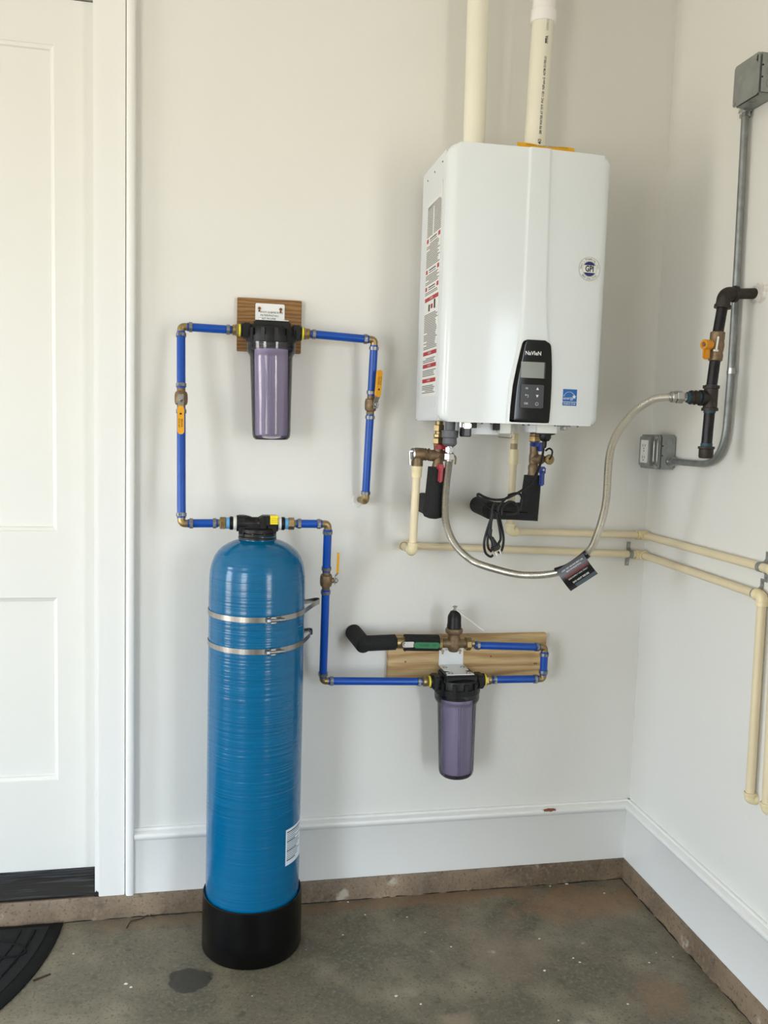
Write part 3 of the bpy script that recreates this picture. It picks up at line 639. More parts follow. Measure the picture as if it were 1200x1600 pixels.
bm = NB(); cyl(bm, (.6735, -.262, HZ0-.006), (.6735, -.265, HZ0-.006), .004, n=10); obj('screw', bm, BRIGHT, wh)
for x in (.43, .455, .545, .56, .635, .70):
    bm = NB(); cyl(bm, (x, -.29, HZ0+.005), (x, -.29, HZ0-.003), .003, n=10); obj('screw', bm, GREYP, wh)

# ------------------------------------------------------------ boards
bm = NB(); bx(bm, (-.2045, -.020, 1.636), (-.0260, 0, 1.782), .0012)
solo('mounting_board', bm, OAK, 'square brown-stained plywood board behind the upper clear filter', 'board', (-.115, -.01, 1.636))
bm = NB(); bx(bm, (.2535, -.020, .6835), (.7530, 0, .8165), .0015)
pb = solo('mounting_board', bm, PINE, 'long pale pine plywood board behind the lower clear filter', 'board', (.50, -.01, .6835))
for x, z in ((.305, .772), (.307, .738), (.575, .748), (.718, .722), (.724, .722)):
    bm = NB(); rg = random.Random(int(x*1000)); prism(bm, [(.004*math.cos(a)*rg.uniform(.5, 1), .0035*math.sin(a)*rg.uniform(.5, 1)) for a in [2*PI*k/9 for k in range(9)]], (x, -.0200, z), (1, 0, 0), (0, 0, 1), (0, -1, 0), .0004); obj('knot', bm, CHIP, pb)

# ------------------------------------------------------------ cartridge filters
def water_filter(label, cx, zp, zb, tilt, lines, plate_z, plate_up, w):
    cy = -.095; t = thing('water_filter', label, 'water filter', (cx, cy, zb), 'clear purple water filter housings')
    dn = V((tilt, 0, -1)).normalized(); o = V((cx, cy, zp))
    bm = NB()
    lathe(bm, [(.045, -.014), (.060, -.010), (.0635, 0), (.0635, .014), (.0675, .014), (.0675, .030), (.060, .032), (.058, .030)], o, dn, 48)
    box(bm, o+V((0, 0, .008)), (.098, .084, .036), .004)
    cyl(bm, o+V((-.082, 0, 0)), o+V((.082, 0, 0)), .0195, n=24)
    for s in (-1, 1): box(bm, o+V((s*.0665, 0, -.001)), (.022, .046, .040), .003)
    obj('filter_head', bm, BLACK, t)
    for k in range(12):
        a = 2*PI*k/12+.13; bm = NB(); c = o+V((math.cos(a)*.0655, math.sin(a)*.0655, -.012)); box(bm, c, (.006, .011, .034), .001, Matrix.Rotation(a, 3, 'Z')); obj('rib', bm, BLACK, t)
    L = zp-zb
    bm = NB(); N = 56
    pf = [(.0660, .024), (.0665, .030), (.0665, .050), (.0640, .056), (.0600, .062), (.0575, .068), (.0520, L-.016), (.0500, L-.006), (.0440, L), (.004, L+.001)]
    x_, y_, d_ = basis(dn); rings = []
    for r, h in pf: rings.append([o+d_*h+(x_*math.cos(2*PI*k/N)+y_*math.sin(2*PI*k/N))*r for k in range(N)])
    rings_mesh(bm, rings); su = obj('clear_housing', bm, SUMP, t)
    bm = NB(); pf2 = [(.0615, .026), (.0610, .050), (.0560, .060), (.0535, .068), (.0485, L-.018), (.0440, L-.008), (.003, L-.006)]
    lathe(bm, pf2, o, dn, 48); obj('inner_wall', bm, SUMP, su)
    for k in range(6):
        a = 2*PI*k/6+math.radians(-97); e = V((math.cos(a), math.sin(a), 0)); bm = NB()
        for da in (-.05, .05):
            e2 = V((math.cos(a+da), math.sin(a+da), 0)); tube(bm, [o+dn*.066+e2*.0572, o+dn*(L-.016)+e2*.0518], .0011, 6)
        obj('housing_rib', bm, SUMP, su)
    bm = NB(); lathe(bm, [(.020, .044), (.0445, .046), (.0455, .052), (.0445, L-.016), (.0435, L-.011), (.02, L-.010)], o, dn, 40); obj('filter_cartridge', bm, CART, t)
    bm = NB(); lathe(bm, [(.0450, .0), (.0600, .026), (.0600, .033), (.0590, .034), (.0590, .039), (.0600, .040), (.0600, .046), (.050, .048), (.02, .048)], o, dn, 40); obj('threaded_collar', bm, BLACK, t)
    if zb < 1:
        bm = NB()
        for s in (-1, 1): box(bm, o+dn*(L+.003)+V((s*.004, -.02, 0)), (.003, .012, .009), .0005)
        obj('bottom_key', bm, BLACK, t)
    for s in (-1, 1):
        a = o+V((s*.082, 0, 0)); bm = NB(); cyl(bm, a, a+V((s*.0055, 0, 0)), .0165, n=24); obj('thread_tape', bm, YTAPE, t, label='yellow thread tape ring')
        bm = NB(); hexnut(bm, a+V((s*.0055, 0, 0)), a+V((s*.013, 0, 0)), .0165); lathe(bm, [(.0125, 0), (.0145, .001), (.0145, .009), (.010, .012), (.010, .032)], a+V((s*.012, 0, 0)), (s, 0, 0), 20); obj('brass_adapter', bm, BRASS, t)
    # bracket
    x0, x1 = cx-w/2, cx+w/2; bz = zp+.0265
    bm = NB(); prism(bm, rrect(w, plate_up-bz, .004), ((x0+x1)/2, -.021, (bz+plate_up)/2), (1, 0, 0), (0, 0, 1), (0, -1, 0), .0022)
    prism(bm, [(-w/2, 0), (w/2, 0), (w/2, .060), (w/2-.004, .064), (w/2-.014, .068), (w/2-.014, .078), (w/2, .084), (w/2+.003, .108), (-w/2-.003, .108), (-w/2, .084), (-w/2+.014, .078), (-w/2+.014, .068), (-w/2+.004, .064), (-w/2, .060)], ((x0+x1)/2, -.022, bz), (1, 0, 0), (0, -1, 0), (0, 0, 1), .0022)
    br = obj('bracket', bm, WHITEB, t, label='white L-shaped bracket')
    for x in (x0+.011, x1-.011):
        bm = NB(); cyl(bm, (x, -.0232, plate_up-.014), (x, -.0262, plate_up-.014), .0042, n=12); cyl(bm, (x, -.0232, plate_up-.021), (x, -.0238, plate_up-.021), .0030, n=12); obj('screw', bm, CHIP if zb > 1 else BRASS, br)
        for y in (-.055, -.118):
            bm = NB(); cyl(bm, (x, y, bz+.002), (x, y, bz+.0055), .0058, n=14); cyl(bm, (x, y, bz+.002), (x, y, bz+.003), .008, n=14); obj('screw', bm, BRIGHT, br)
    for i, (s_, sz) in enumerate(lines):
        text(s_, sz, (x0+.014, -.0236, plate_up-.024-.0085*i) if zb > 1 else (x0+.018, -.0236, plate_up-.004-.0062*i), (1, 0, 0), (0, 0, 1), INK if zb > 1 else GINK, br, 'hand_lettering', 'LEFT')
    return t
water_filter('upper clear purple filter housing with black head, on brown board', -.1145, 1.684, 1.393, .018, [('POST-SUBMICRON', .0074), ('FILTER/INSTALL', .0074), ('LAST IN LINE', .0074)], 0, 1.7685, .081)
water_filter('lower clear purple filter housing with black head, on pale pine board', .4480, .6985, .412, .028, [('PRE-SEDIMENT', .006), ('FIRST IN LINE', .006)], 0, .7830, .076)

# ------------------------------------------------------------ tank
TX, TY, TR = -.1455, -.187, .1275
tk = thing('softener_tank', 'tall blue fibreglass water treatment tank standing in a black boot', 'tank', (TX, TY, 0))
bm = NB(); pf = [(.10, .010), (.126, .04), (TR, .12), (TR, .30), (TR, .60), (TR, .985)]
pf += [(.1268, 1.030), (.1245, 1.050), (.1205, 1.068), (.1140, 1.084), (.1050, 1.0975), (.0930, 1.1085), (.0790, 1.1175), (.0640, 1.1240), (.0540, 1.1270), (.0490, 1.1290), (.0475, 1.135), (.0475, 1.140), (.03, 1.142)]
lathe(bm, pf, (TX, TY, 0), n=96); vessel = obj('vessel', bm, TANKB, tk)
bm = NB(); lathe(bm, [(.12, 0), (.1335, .0), (.1365, .004), (.1365, .055), (.1362, .12), (.1350, .1545), (.1325, .1565), (.129, .1545), (.128, .10)], (TX, TY, 0), n=96); obj('boot', bm, RUBBER, tk)
hz = 1.1715
bm = NB()
lathe(bm, [(.019, -.0545), (.0215, -.0545), (.0218, -.053), (.0218, -.030), (.0195, -.020), (.017, -.014), (.017, .002), (.021, .008), (.0218, .012), (.0218, .053), (.0215, .0545), (.019, .0545)], (TX-.003, TY, hz), (1, 0, 0), 28)
box(bm, (TX-.003+.031, TY, hz), (.046, .042, .0432), .004); box(bm, (TX-.003-.041, TY, hz), (.026, .040, .0425), .005)
box(bm, (TX-.006, TY, hz-.012), (.060, .05, .022), .004)
box(bm, (TX+.008, TY-.012, hz+.002), (.014, .034, .034), .003)
lathe(bm, [(.040, .020), (.0440, .017), (.0440, .008), (.0475, .006), (.0475, -.001), (.0505, -.003), (.0505, -.009), (.03, -.009)], (TX-.002, TY, 1.140), (0, 0, 1), 40)
for k in range(10):
    a = 2*PI*k/10; box(bm, (TX-.002+.0475*math.cos(a), TY+.0475*math.sin(a), 1.145), (.004, .006, .010), .001, Matrix.Rotation(a, 3, 'Z'))
th = obj('valve_head', bm, BLACK, tk)
for s, xs in ((-1, -.2030), (1, -.0940)):
    for nm, a, b, r, mm, hx in (('collar', 0, .0085, .0172, WHITEP, 0), ('lock_nut', .0085, .0185, .0180, BLACK, 10), ('sealant_ring', .0185, .0270, .0150, LBLUE, 0), ('brass_adapter', .0270, .0440, .0165, BRASS, 6)):
        bm = NB(); (hexnut(bm, (xs+s*a, TY, hz), (xs+s*b, TY, hz), r, hx) if hx else cyl(bm, (xs+s*a, TY, hz), (xs+s*b, TY, hz), r))
        if nm == 'brass_adapter': cyl(bm, (xs+s*b, TY, hz), (xs+s*(b+.02), TY, hz), .0100)
        obj(nm, bm, mm, tk)
bm = NB(); bx(bm, (-.116, TY-.0222, hz+.000), (-.0955, TY-.0216, hz+.0200)); bx(bm, (-.116, TY-.0222, hz+.0198), (-.0955, TY-.0, hz+.0222)); yl = obj('yellow_label', bm, YLAB, tk, smooth=False)
for i, s_ in enumerate(('CAUTION DO NOT', 'OVERTIGHTEN', 'PLUMB FITTINGS')): text(s_, .0030, (-.1057, TY-.0223, hz+.0150-.005*i), (1, 0, 0), (0, 0, 1), INK, yl, 'print', sx=.9)
bm = NB(); zc, N = .3125, 16
def tcyl(a, z, r): return V((TX+r*math.sin(a), TY-r*math.cos(a), z))
A = [math.radians(39+38*k/N) for k in range(N+1)]
rings_mesh(bm, [[tcyl(a, z, r) for z, r in ((.262, TR+.0002), (.362, TR+.0002), (.362, TR+.0006), (.262, TR+.0006))] for a in A]); tl = obj('data_label', bm, LABELT, tk)
bm = NB(); rg = random.Random(2); z = .354; i = 0
while z > .272:
    a1 = rg.uniform(.45, .9) if i % 4 else .95; AA = [math.radians(41+33*a1*k/8) for k in range(9)]; h = .0016 if i % 5 else .003
    rings_mesh(bm, [[tcyl(a, zz_, r) for zz_, r in ((z-h/2, TR+.0006), (z+h/2, TR+.0006), (z+h/2, TR+.0008), (z-h/2, TR+.0008))] for a in AA]); z -= .0052; i += 1
obj('print', bm, INK, tl)
# straps
def strap(label, z, tip, tipy):
    t = thing('strap_clamp', label, 'strap clamp', (TX, TY, z), 'steel straps round the blue tank'); hw = .0068; r = TR+.0012
    path = [V((TX+r*math.sin(a), TY-r*math.cos(a), 0)) for a in [math.radians(-150+k*6) for k in range(0, 37)]]
    # leaves the tank near the right side, loops past it and comes back behind
    tl_ = V((tip, tipy, 0)); last = path[-1]
    path += spline([last, V((TX+r+.012, TY+.02, 0)).lerp(tl_, .35)+V((0, -.012, 0)), tl_+V((-.006, -.016, 0)), tl_+V((.002, 0, 0)), tl_+V((-.006, .018, 0)), V((TX+r*math.sin(2.05), TY-r*math.cos(2.05), 0))], 6)[1:]
    path += [V((TX+r*math.sin(a), TY-r*math.cos(a), 0)) for a in [2.15+.12*k for k in range(0, 13)]]
    bm = NB(); rows = []
    for i, p in enumerate(path):
        tt = (path[min(i+1, len(path)-1)]-path[max(i-1, 0)]).normalized(); nn = V((tt.y, -tt.x, 0)); zo = z+.012*max(0, (path[i].x-(TX+.02)))/.12*.35
        rows.append([p+nn*h+V((0, 0, zo+q)) for h, q in ((0, -hw), (0, hw), (.0009, hw), (.0009, -hw))])
    rings_mesh(bm, rows); obj('band', bm, STRAPM, t)
    a = math.radians(15); c = V((TX+(r+.006)*math.sin(a), TY-(r+.006)*math.cos(a), z)); tg = V((math.cos(a), math.sin(a), 0)); nn = V((math.sin(a), -math.cos(a), 0)); R = Matrix((tg, nn, V((0, 0, 1)))).transposed()
    bm = NB(); box(bm, c-nn*.001, (.016, .010, .0165), .002, R); obj('worm_housing', bm, STRAPM, t)
    bm = NB(); cyl(bm, c-tg*.012+nn*.003, c+tg*.030+nn*.002, .0048, n=14); hexnut(bm, c-tg*.018+nn*.003, c-tg*.010+nn*.003, .0065); obj('worm_screw', bm, STEEL, t)
    return t
strap('upper steel strap round the blue tank, with the longer loop at right', .938, .030, -.110)
strap('lower steel strap round the blue tank, with the shorter loop at right', .8555, .010, -.125)

# ------------------------------------------------------------ blue water lines
dX, dZ = V((1, 0, 0)), V((0, 0, 1))
G1 = 'blue pipe runs'
E1 = V((-.353, -.097, 1.6855)); E2 = V((-.3450, -.187, 1.1695)); fit1 = V((-.214, -.095, 1.684))
vA = E1.lerp(E2, .368)
t = thing('water_line', 'blue pipe run from upper filter left port down to tank top left port', 'water pipe', E2, G1)
a = V((-.2170, -.095, 1.684)); pexrun(t, (a, E1), .004, .016); elbow(t, E1, a-E1, E2-E1)
dd = (E2-E1).normalized(); pexrun(t, (E1, vA), .014, .026); pexrun(t, (vA, E2), .026, .014)
elbow(t, E2, dX, E1-E2); pexrun(t, (E2, V((-.247, TY, hz-.0005))), .016, .004)
ball_valve('ball_valve', 'brass ball valve with yellow handle pointing down, on left blue riser', vA, dd, (0, -1, .02), dd, YELLOW, 'yellow-handled ball valves')
E3 = V((.1700, -.097, 1.6765)); E4 = V((.1655, -.050, 1.224)); vB = E3.lerp(E4, .395)
t = thing('water_line', 'blue pipe run from upper filter right port down to wall outlet', 'water pipe', E4, G1)
a = V((-.0115, -.095, 1.684)); pexrun(t, (a, E3), .004, .016); elbow(t, E3, a-E3, E4-E3); dd = (E4-E3).normalized()
pexrun(t, (E3, vB), .014, .026); pexrun(t, (vB, E4), .026, .014); elbow(t, E4, E3-E4, (-.12, 1, -.05), L=.022, r=.0115); seg(t, E4+V((-.002, .02, 0)), E4+V((-.007, .0495, -.001)), BRASS, .0095, 'stub')
ball_valve('ball_valve', 'brass ball valve with yellow handle pointing up, on right blue riser of upper filter', vB, dd, (.42, -.9, 0), -dd+V((.02, 0, 0)), YELLOW, 'yellow-handled ball valves')
E5 = V((.0405, -.187, 1.1710)); E6 = V((.0490, -.095, .7085)); vC = E5.lerp(E6, .345)
t = thing('water_line', 'blue pipe run from tank top right port down and across to lower filter', 'water pipe', E6, G1)
pexrun(t, (V((-.050, TY, hz)), E5), .004, .016); elbow(t, E5, -dX, E6-E5); dd = (E6-E5).normalized(); pexrun(t, (E5, vC), .014, .026); pexrun(t, (vC, E6), .026, .014)
a = V((.3450, -.095, .6985)); elbow(t, E6, E5-E6, a-E6); pexrun(t, (E6, a), .016, .004)
ball_valve('ball_valve', 'brass ball valve with upright yellow handle beside the blue tank', vC, dd, (1, -.15, 0), -dd, YELLOW, 'yellow-handled ball valves', letter=False, gl=.060)
E7 = V((.7170, -.095, .6960)); E8 = V((.7175, -.095, .7935)); e8 = V((.4940, -.095, .8040))
t = thing('water_line', 'short blue pipe loop from lower filter up to pressure regulator', 'water pipe', E7, G1)
a = V((.5510, -.095, .6985)); pexrun(t, (a, E7), .004, .016); elbow(t, E7, a-E7, dZ); pexrun(t, (E7, E8), .013, .013); elbow(t, E8, -dZ, e8-E8); pexrun(t, (E8, e8), .016, .004)

# ------------------------------------------------------------ pressure regulator, green valve, foam
pr = V((.4330, -.095, .8110))
t = thing('pressure_regulator', 'bronze pressure regulator with black bell cap above lower filter', 'regulator', pr)
bm = NB(); lathe(bm, [(.006, -.026), (.013, -.024), (.0175, -.015), (.0195, 0), (.0185, .012), (.017, .022), (.0185, .028), (.0245, .032), (.0258, .036), (.0258, .042), (.0235, .0455), (.015, .0455)], pr, (0, 0, 1), 32)
lathe(bm, [(.0135, -.046), (.0135, -.022), (.0165, -.010), (.0165, .010), (.0135, .022), (.0135, .046)], pr, (1, 0, -.03), 24); obj('body', bm, BRONZE, t)
bm = NB(); lathe(bm, [(.0212, .044), (.0212, .056), (.0203, .058), (.0200, .078), (.0190, .083), (.0120, .096), (.005, .0985)], pr+V((-.0005, 0, 0)), (0, 0, 1), 28); obj('bell_cap', bm, BLACK, t)
bm = NB(); cyl(bm, pr+V((0, 0, .097)), pr+V((0, 0, .110)), .0035, n=12); hexnut(bm, pr+V((0, 0, .098)), pr+V((0, 0, .102)), .0060); hexnut(bm, pr+V((0, 0, .107)), pr+V((0, 0, .1115)), .0070); obj('adjusting_screw', bm, BRIGHT, t)
for s in (-1, 1):
    bm = NB(); hexnut(bm, pr+V((s*.036, 0, -s*.001)), pr+V((s*.052, 0, -s*.0015)), .0210, 8); cyl(bm, pr+V((s*.05, 0, -s*.0015)), pr+V((s*.062, 0, -s*.002)), .0105); obj('union_nut', bm, BRASS, t)
bm = NB(); q0 = pr+V((.001, -.004, .101)); dT = V((.0965, -.006, -.070)).normalized(); sT = V((0, 1, .1)).normalized(); prism(bm, [(0, -.003), (.012, -.010), (.104, -.013), (.106, .010), (.012, .010), (0, .004)], q0, dT, sT, dT.cross(sT), .0018); obj('paper_tag', bm, WHITEP, t, smooth=False, label='white tag hanging from the screw')
bm = NB(); tube(bm, [pr+V((.002, 0, .101)), pr+V((.015, -.004, .0995)), pr+V((.030, -.003, .098))], .0004, 5); obj('wire_tie', bm, BRIGHT, t)

zz_ = .8165
t = thing('foam_pipe_cover', 'black foam-covered pipe coming out of wall left of green valve', 'pipe insulation', (.15, 0, .822))
bm = NB(); cyl(bm, (.150, 0, .826), (.1640, -.1020, .8130), .0245, n=28); obj('foam_sleeve', bm, FOAM, t)
bm = NB(); cyl(bm, (.1590, -.0970, .8160), (.2570, -.0950, .8180), .0225, n=28); obj('foam_sleeve', bm, FOAM, t)
bm = NB(); lathe(bm, [(.0225, 0), (.0225, .010), (.008, .020)], (.1640, -.097, .816), (-1, .25, -.05), 28); obj('mitre_tip', bm, FOAM, t)
gv = thing('ball_valve', 'ball valve with green lever, wrapped in black foam left of regulator', 'valve', (.275, -.095, zz_))
bm = NB(); lathe(bm, [(.010, -.030), (.0135, -.028), (.0135, -.018), (.0175, -.014), (.0175, .014), (.014, .02)], (.275, -.095, zz_), (1, 0, 0), 24); cyl(bm, (.281, -.095, zz_), (.281, -.122, zz_), .008, n=16); obj('body', bm, BRASS, gv)
bm = NB(); cyl(bm, (.2845, -.095, zz_), (.3860, -.095, .8130), .0240, n=28); obj('foam_sleeve', bm, FOAM, gv)
bm = NB(); prism(bm, rrect(.036, .0165, .006), (.291, -.1215, zz_+.0005), (1, 0, 0), (0, 0, 1), (0, -1, 0), .002); h_ = obj('handle', bm, BRIGHT, gv)
bm = NB(); hexnut(bm, (.2810, -.123, zz_+.001), (.2810, -.129, zz_+.001), .0062); obj('handle_nut', bm, BRIGHT, h_)
bm = NB(); prism(bm, rrect(.077, .0175, .008), (.3445, -.1215, .8145), (1, 0, -.035), (.035, 0, 1), (0, -1, 0), .006); obj('grip', bm, GREEN, h_)
text('WATER  · 3/4', .0085, (.347, -.1276, .8145), (1, 0, -.035), (.035, 0, 1), INK, h_, 'print')
# inner pipes joining the runs
seg(gv, (.375, -.095, .8135), (.3960, -.095, .8125), BRASS, .0115, 'nipple')
seg(gv, (.240, -.095, zz_), (.256, -.095, zz_), BRASS, .0115, 'nipple')

# ------------------------------------------------------------ left (hot) service valve below heater
hx, hy_ = .3430, -.18
t = thing('service_valve', 'brass hot-side service valve with red handles under heater left', 'valve', (hx, hy_, 1.31))
bm = NB(); hexnut(bm, (hx, hy_, 1.4475), (hx, hy_, 1.4285), .0155); cyl(bm, (hx, hy_, 1.4575), (hx, hy_, 1.40), .0105); hexnut(bm, (hx, hy_, 1.4225), (hx, hy_, 1.412), .0150, 8); hexnut(bm, (hx, hy_, 1.4115), (hx, hy_, 1.394), .0175); obj('union_nut', bm, BRASS, t)
bm = NB(); lathe(bm, [(.014, 1.396), (.0135, 1.388), (.0125, 1.372), (.0150, 1.366), (.0155, 1.352), (.0135, 1.346), (.0150, 1.340), (.0165, 1.334), (.0165, 1.322), (.0145, 1.316), (.0145, 1.296)], (hx, hy_, 0), (0, 0, 1), 24)
lathe(bm, [(.0125, -.046), (.0125, -.030), (.0155, -.024), (.0165, 0), (.0155, .018), (.011, .026)], (hx, hy_, 1.3625), (1, 0, 0), 20); obj('body', bm, BRONZE, t)
bm = NB(); box(bm, (hx+.004, hy_-.014, 1.3870), (.030, .016, .013), .002); box(bm, (hx+.020, hy_-.016, 1.3835), (.012, .012, .020), .002); obj('red_handle', bm, RED, t)
bm = NB(); box(bm, (hx-.001, hy_-.030, 1.3330), (.018, .018, .016), .003); box(bm, (hx-.001, hy_-.036, 1.3120), (.0125, .010, .042), .003, Matrix.Rotation(.04, 3, 'Y')); obj('red_handle', bm, RED, t)
bm = NB(); cyl(bm, (hx+.026, hy_, 1.3625), (hx+.034, hy_, 1.3625), .013, n=20); tube(bm, roundpath([(hx+.034, hy_-.01, 1.372), (hx+.048, hy_-.012, 1.36), (hx+.046, hy_-.012, 1.340)], .006, 4), .0022, 8); obj('drain_cap', bm, BRASS, t)
rx = .2850
t = thing('relief_valve', 'bronze pressure relief valve with steel lever, left of hot service valve', 'valve', (rx, -.18, 1.3655))
bm = NB(); lathe(bm, [(.012, .060), (.0125, .034), (.0150, .030), (.0155, .020), (.0175, .016), (.0175, -.006), (.0155, -.012), (.012, -.013)], (rx, -.18, 1.3655), (1, 0, -.04), 26)
lathe(bm, [(.0120, .004), (.0140, -.012), (.0160, -.022), (.0160, -.033), (.012, -.033)], (rx-.001, -.18, 1.3655), (0, 0, 1), 26)
for x_ in (.020, .029): cyl(bm, (rx+x_, -.18, 1.365), (rx+x_+.004, -.18, 1.365), .0172, n=8)
obj('body', bm, BRONZE, t)
bm = NB(); lathe(bm, [(.0165, 0), (.0165, .004), (.012, .007), (.003, .008)], (rx-.012, -.18, 1.3658), (-1, -.35, .04), 24); obj('cap', bm, BRIGHT, t)
bm = NB(); box(bm, (rx-.0255, -.190, 1.3540), (.0035, .010, .038), .001, Matrix.Rotation(-.08, 3, 'Y')); box(bm, (rx-.020, -.186, 1.373), (.012, .006, .004), .001); obj('lever', bm, BRIGHT, t)
bm = NB(); cyl(bm, (rx+.040, -.18, 1.364), (rx+.047, -.18, 1.364), .0128); obj('thread_sealant', bm, DOPE, t)
# foam under hot valve
t = thing('foam_pipe_cover', 'upright black foam-covered pipe under red-handled valve', 'pipe insulation', (.334, -.18, 1.2))
bm = NB(); cyl(bm, (.3420, -.18, 1.3310), (.3335, -.182, 1.1985), .0260, .0275, n=28); lathe(bm, [(.0275, 0), (.024, .006), (.012, .010)], (.3335, -.182, 1.1985), (-.06, 0, -1), 28); obj('foam_sleeve', bm, FOAM, t)
bm = NB(); cyl(bm, (.3380, -.170, 1.217), (.3480, 0, 1.217), .0290, n=28); obj('foam_sleeve', bm, FOAM, t)
# foam under cold valve (L)
t = thing('foam_pipe_cover', 'L-shaped black foam-covered pipe under blue-handled valve', 'pipe insulation', (.62, -.18, 1.2))
bm = NB()
def pf_ring(c, u, v, r): return [V(c)+V(u)*r*math.cos(2*PI*k/28)+V(v)*r*math.sin(2*PI*k/28) for k in range(28)]
c0, c1, c2 = V((.6210, -.18, 1.3140)), V((.6140, -.18, 1.2100)), V((.4985, -.165, 1.2110))
r_ = .0265
rings_mesh(bm, [pf_ring(c0, (1, 0, 0), (0, 1, 0), .0245), pf_ring(c0.lerp(c1, .6), (1, 0, 0), (0, 1, 0), r_), pf_ring(c1, (1, 0, -1), (0, 1, 0), r_)]); obj('foam_sleeve', bm, FOAM, t)
bm = NB(); rings_mesh(bm, [pf_ring(c1, (1, 0, -1), (0, 1, 0), r_*1.0), pf_ring(c1.lerp(c2, .35), (0, 0, -1), (0, 1, 0), .0245), pf_ring(c2, (0, 0, -1), (.05, 1, 0), .0245)]); obj('foam_sleeve', bm, FOAM, t)
bm = NB(); cyl(bm, (.5040, -.175, 1.2120), (.5200, 0, 1.2120), .0255, n=28); obj('foam_sleeve', bm, FOAM, t)
bm = NB(); cyl(bm, (.600, -.206, 1.2105), (.512, -.1905, 1.2115), .0014, n=6); obj('slit_seam', bm, BLACKG, t)
cx_, cy_ = .6215, -.18
t = thing('service_valve', 'brass cold-side service valve with blue handles under heater right', 'valve', (cx_, cy_, 1.31))
bm = NB(); cyl(bm, (cx_, cy_, 1.4575), (cx_, cy_, 1.40), .0120); hexnut(bm, (cx_, cy_, 1.4250), (cx_, cy_, 1.4080), .0180); hexnut(bm, (cx_, cy_, 1.4280), (cx_, cy_, 1.4245), .0165); obj('union_nut', bm, BRASS, t)
bm = NB(); lathe(bm, [(.011, 1.41), (.012, 1.392), (.012, 1.376), (.0135, 1.368), (.0135, 1.352), (.0120, 1.346), (.0145, 1.341), (.0155, 1.333), (.0140, 1.326), (.0150, 1.320), (.0150, 1.306)], (cx_, cy_, 0), (0, 0, 1), 24)
cyl(bm, (cx_, cy_, 1.3600), (cx_+.014, cy_-.026, 1.3600), .0135, n=20); cyl(bm, (cx_, cy_, 1.3600), (cx_+.036, cy_-.006, 1.3600), .009, n=16); obj('body', bm, BRONZE, t)
bm = NB(); lathe(bm, [(.0135, 0), (.0145, .002), (.0145, .007), (.012, .009), (.004, .010)], (cx_+.036, cy_-.020, 1.3600), (.25, -1, 0), 24); obj('drain_cap', bm, BRASS, t)
bm = NB(); box(bm, (cx_+.006, cy_-.010, 1.4010), (.040, .020, .012), .002); box(bm, (cx_+.012, cy_-.016, 1.3920), (.014, .012, .020), .002); obj('blue_handle', bm, DBLUE, t)
bm = NB(); box(bm, (cx_+.017, cy_-.026, 1.3290), (.018, .012, .022), .003); box(bm, (cx_+.0150, cy_-.030, 1.3060), (.014, .010, .040), .003); obj('blue_handle', bm, DBLUE, t)
bm = NB(); cyl(bm, (cx_+.018, cy_-.031, 1.331), (cx_+.018, cy_-.035, 1.331), .0028, n=12); obj('handle_pin', bm, BRIGHT, t)

# ------------------------------------------------------------ cream CPVC lines
CR = .0111; CF = .0146
def cp_elbow(root, p, d1, d2, L=.024): return elbow(root, p, d1, d2, CREAMF, .0140, L, 'elbow', .0152, .009)
YW = -.0175; XW = XR-.0175
t = thing('drain_line', 'lower cream pipe from relief valve along back wall and down right wall', 'pipe', (.29, -.02, 1.09), 'cream plastic drain pipes')
pts = [V((rx-.001, -.18, 1.332)), V((.2805, -.175, 1.0960)), V((.2880, YW, 1.0900)), V((XW, YW, 1.0630)), V((XW, -.624, 1.0520)), V((XW, -.634, .5400))]
seg(t, pts[0], pts[1], CREAM, CR); seg(t, pts[1], pts[2], CREAM, CR); seg(t, pts[2], pts[3], CREAM, CR); seg(t, pts[3], pts[4], CREAM, CR); seg(t, pts[4], pts[5], CREAM, CR)
bm = NB(); lathe(bm, [(.0148, 0), (.0148, .016), (.0142, .017), (.0142, .034), (.0115, .034)], pts[0]+V((0, 0, .004)), pts[1]-pts[0], 24); obj('adapter', bm, CREAMF, t)
for i in range(1, 5): cp_elbow(t, pts[i], pts[i-1]-pts[i], pts[i+1]-pts[i])
elbow(t, pts[5], pts[4]-pts[5], (1, 0, 0), CREAMF, .0138, .017, 'elbow', .0150, .008)
t = thing('drain_line', 'upper cream pipe from heater middle along back wall and right wall', 'pipe', (.6, -.05, 1.14), 'cream plastic drain pipes')
q = [V((.6045, -.060, 1.4570)), V((.6035, -.058, 1.1390)), V((XW, -.0185, 1.1250)), V((XW, -.676, 1.1215)), V((XW, -.700, .5420))]
seg(t, V((.6045, -.06, 1.345)), q[1], CREAM, CR); seg(t, q[1], q[2], CREAM, CR); seg(t, q[2], q[3], CREAM, CR); seg(t, q[3], q[4], CREAM, CR)
for i in range(1, 4): cp_elbow(t, q[i], q[i-1]-q[i], q[i+1]-q[i])
elbow(t, q[4], q[3]-q[4], (1, 0, 0), CREAMF, .0138, .017, 'elbow', .0150, .008)
for nm, z0, z1, r, mm in (('grey_stub', 1.458, 1.430, .0125, WHITEP), ('adapter', 1.430, 1.411, .0140, CREAMF), ('adapter', 1.411, 1.400, .0118, CREAMF), ('bushing', 1.400, 1.383, .0105, TAN), ('coupling', 1.383, 1.338, .0142, CREAMF)):
    bm = NB(); (hexnut(bm, (.6045, -.06, z0), (.6045, -.06, z1), r+.001) if nm == 'adapter' and r > .013 else cyl(bm, (.6045, -.06, z0), (.6045, -.06, z1), r)); obj(nm, bm, mm, t)
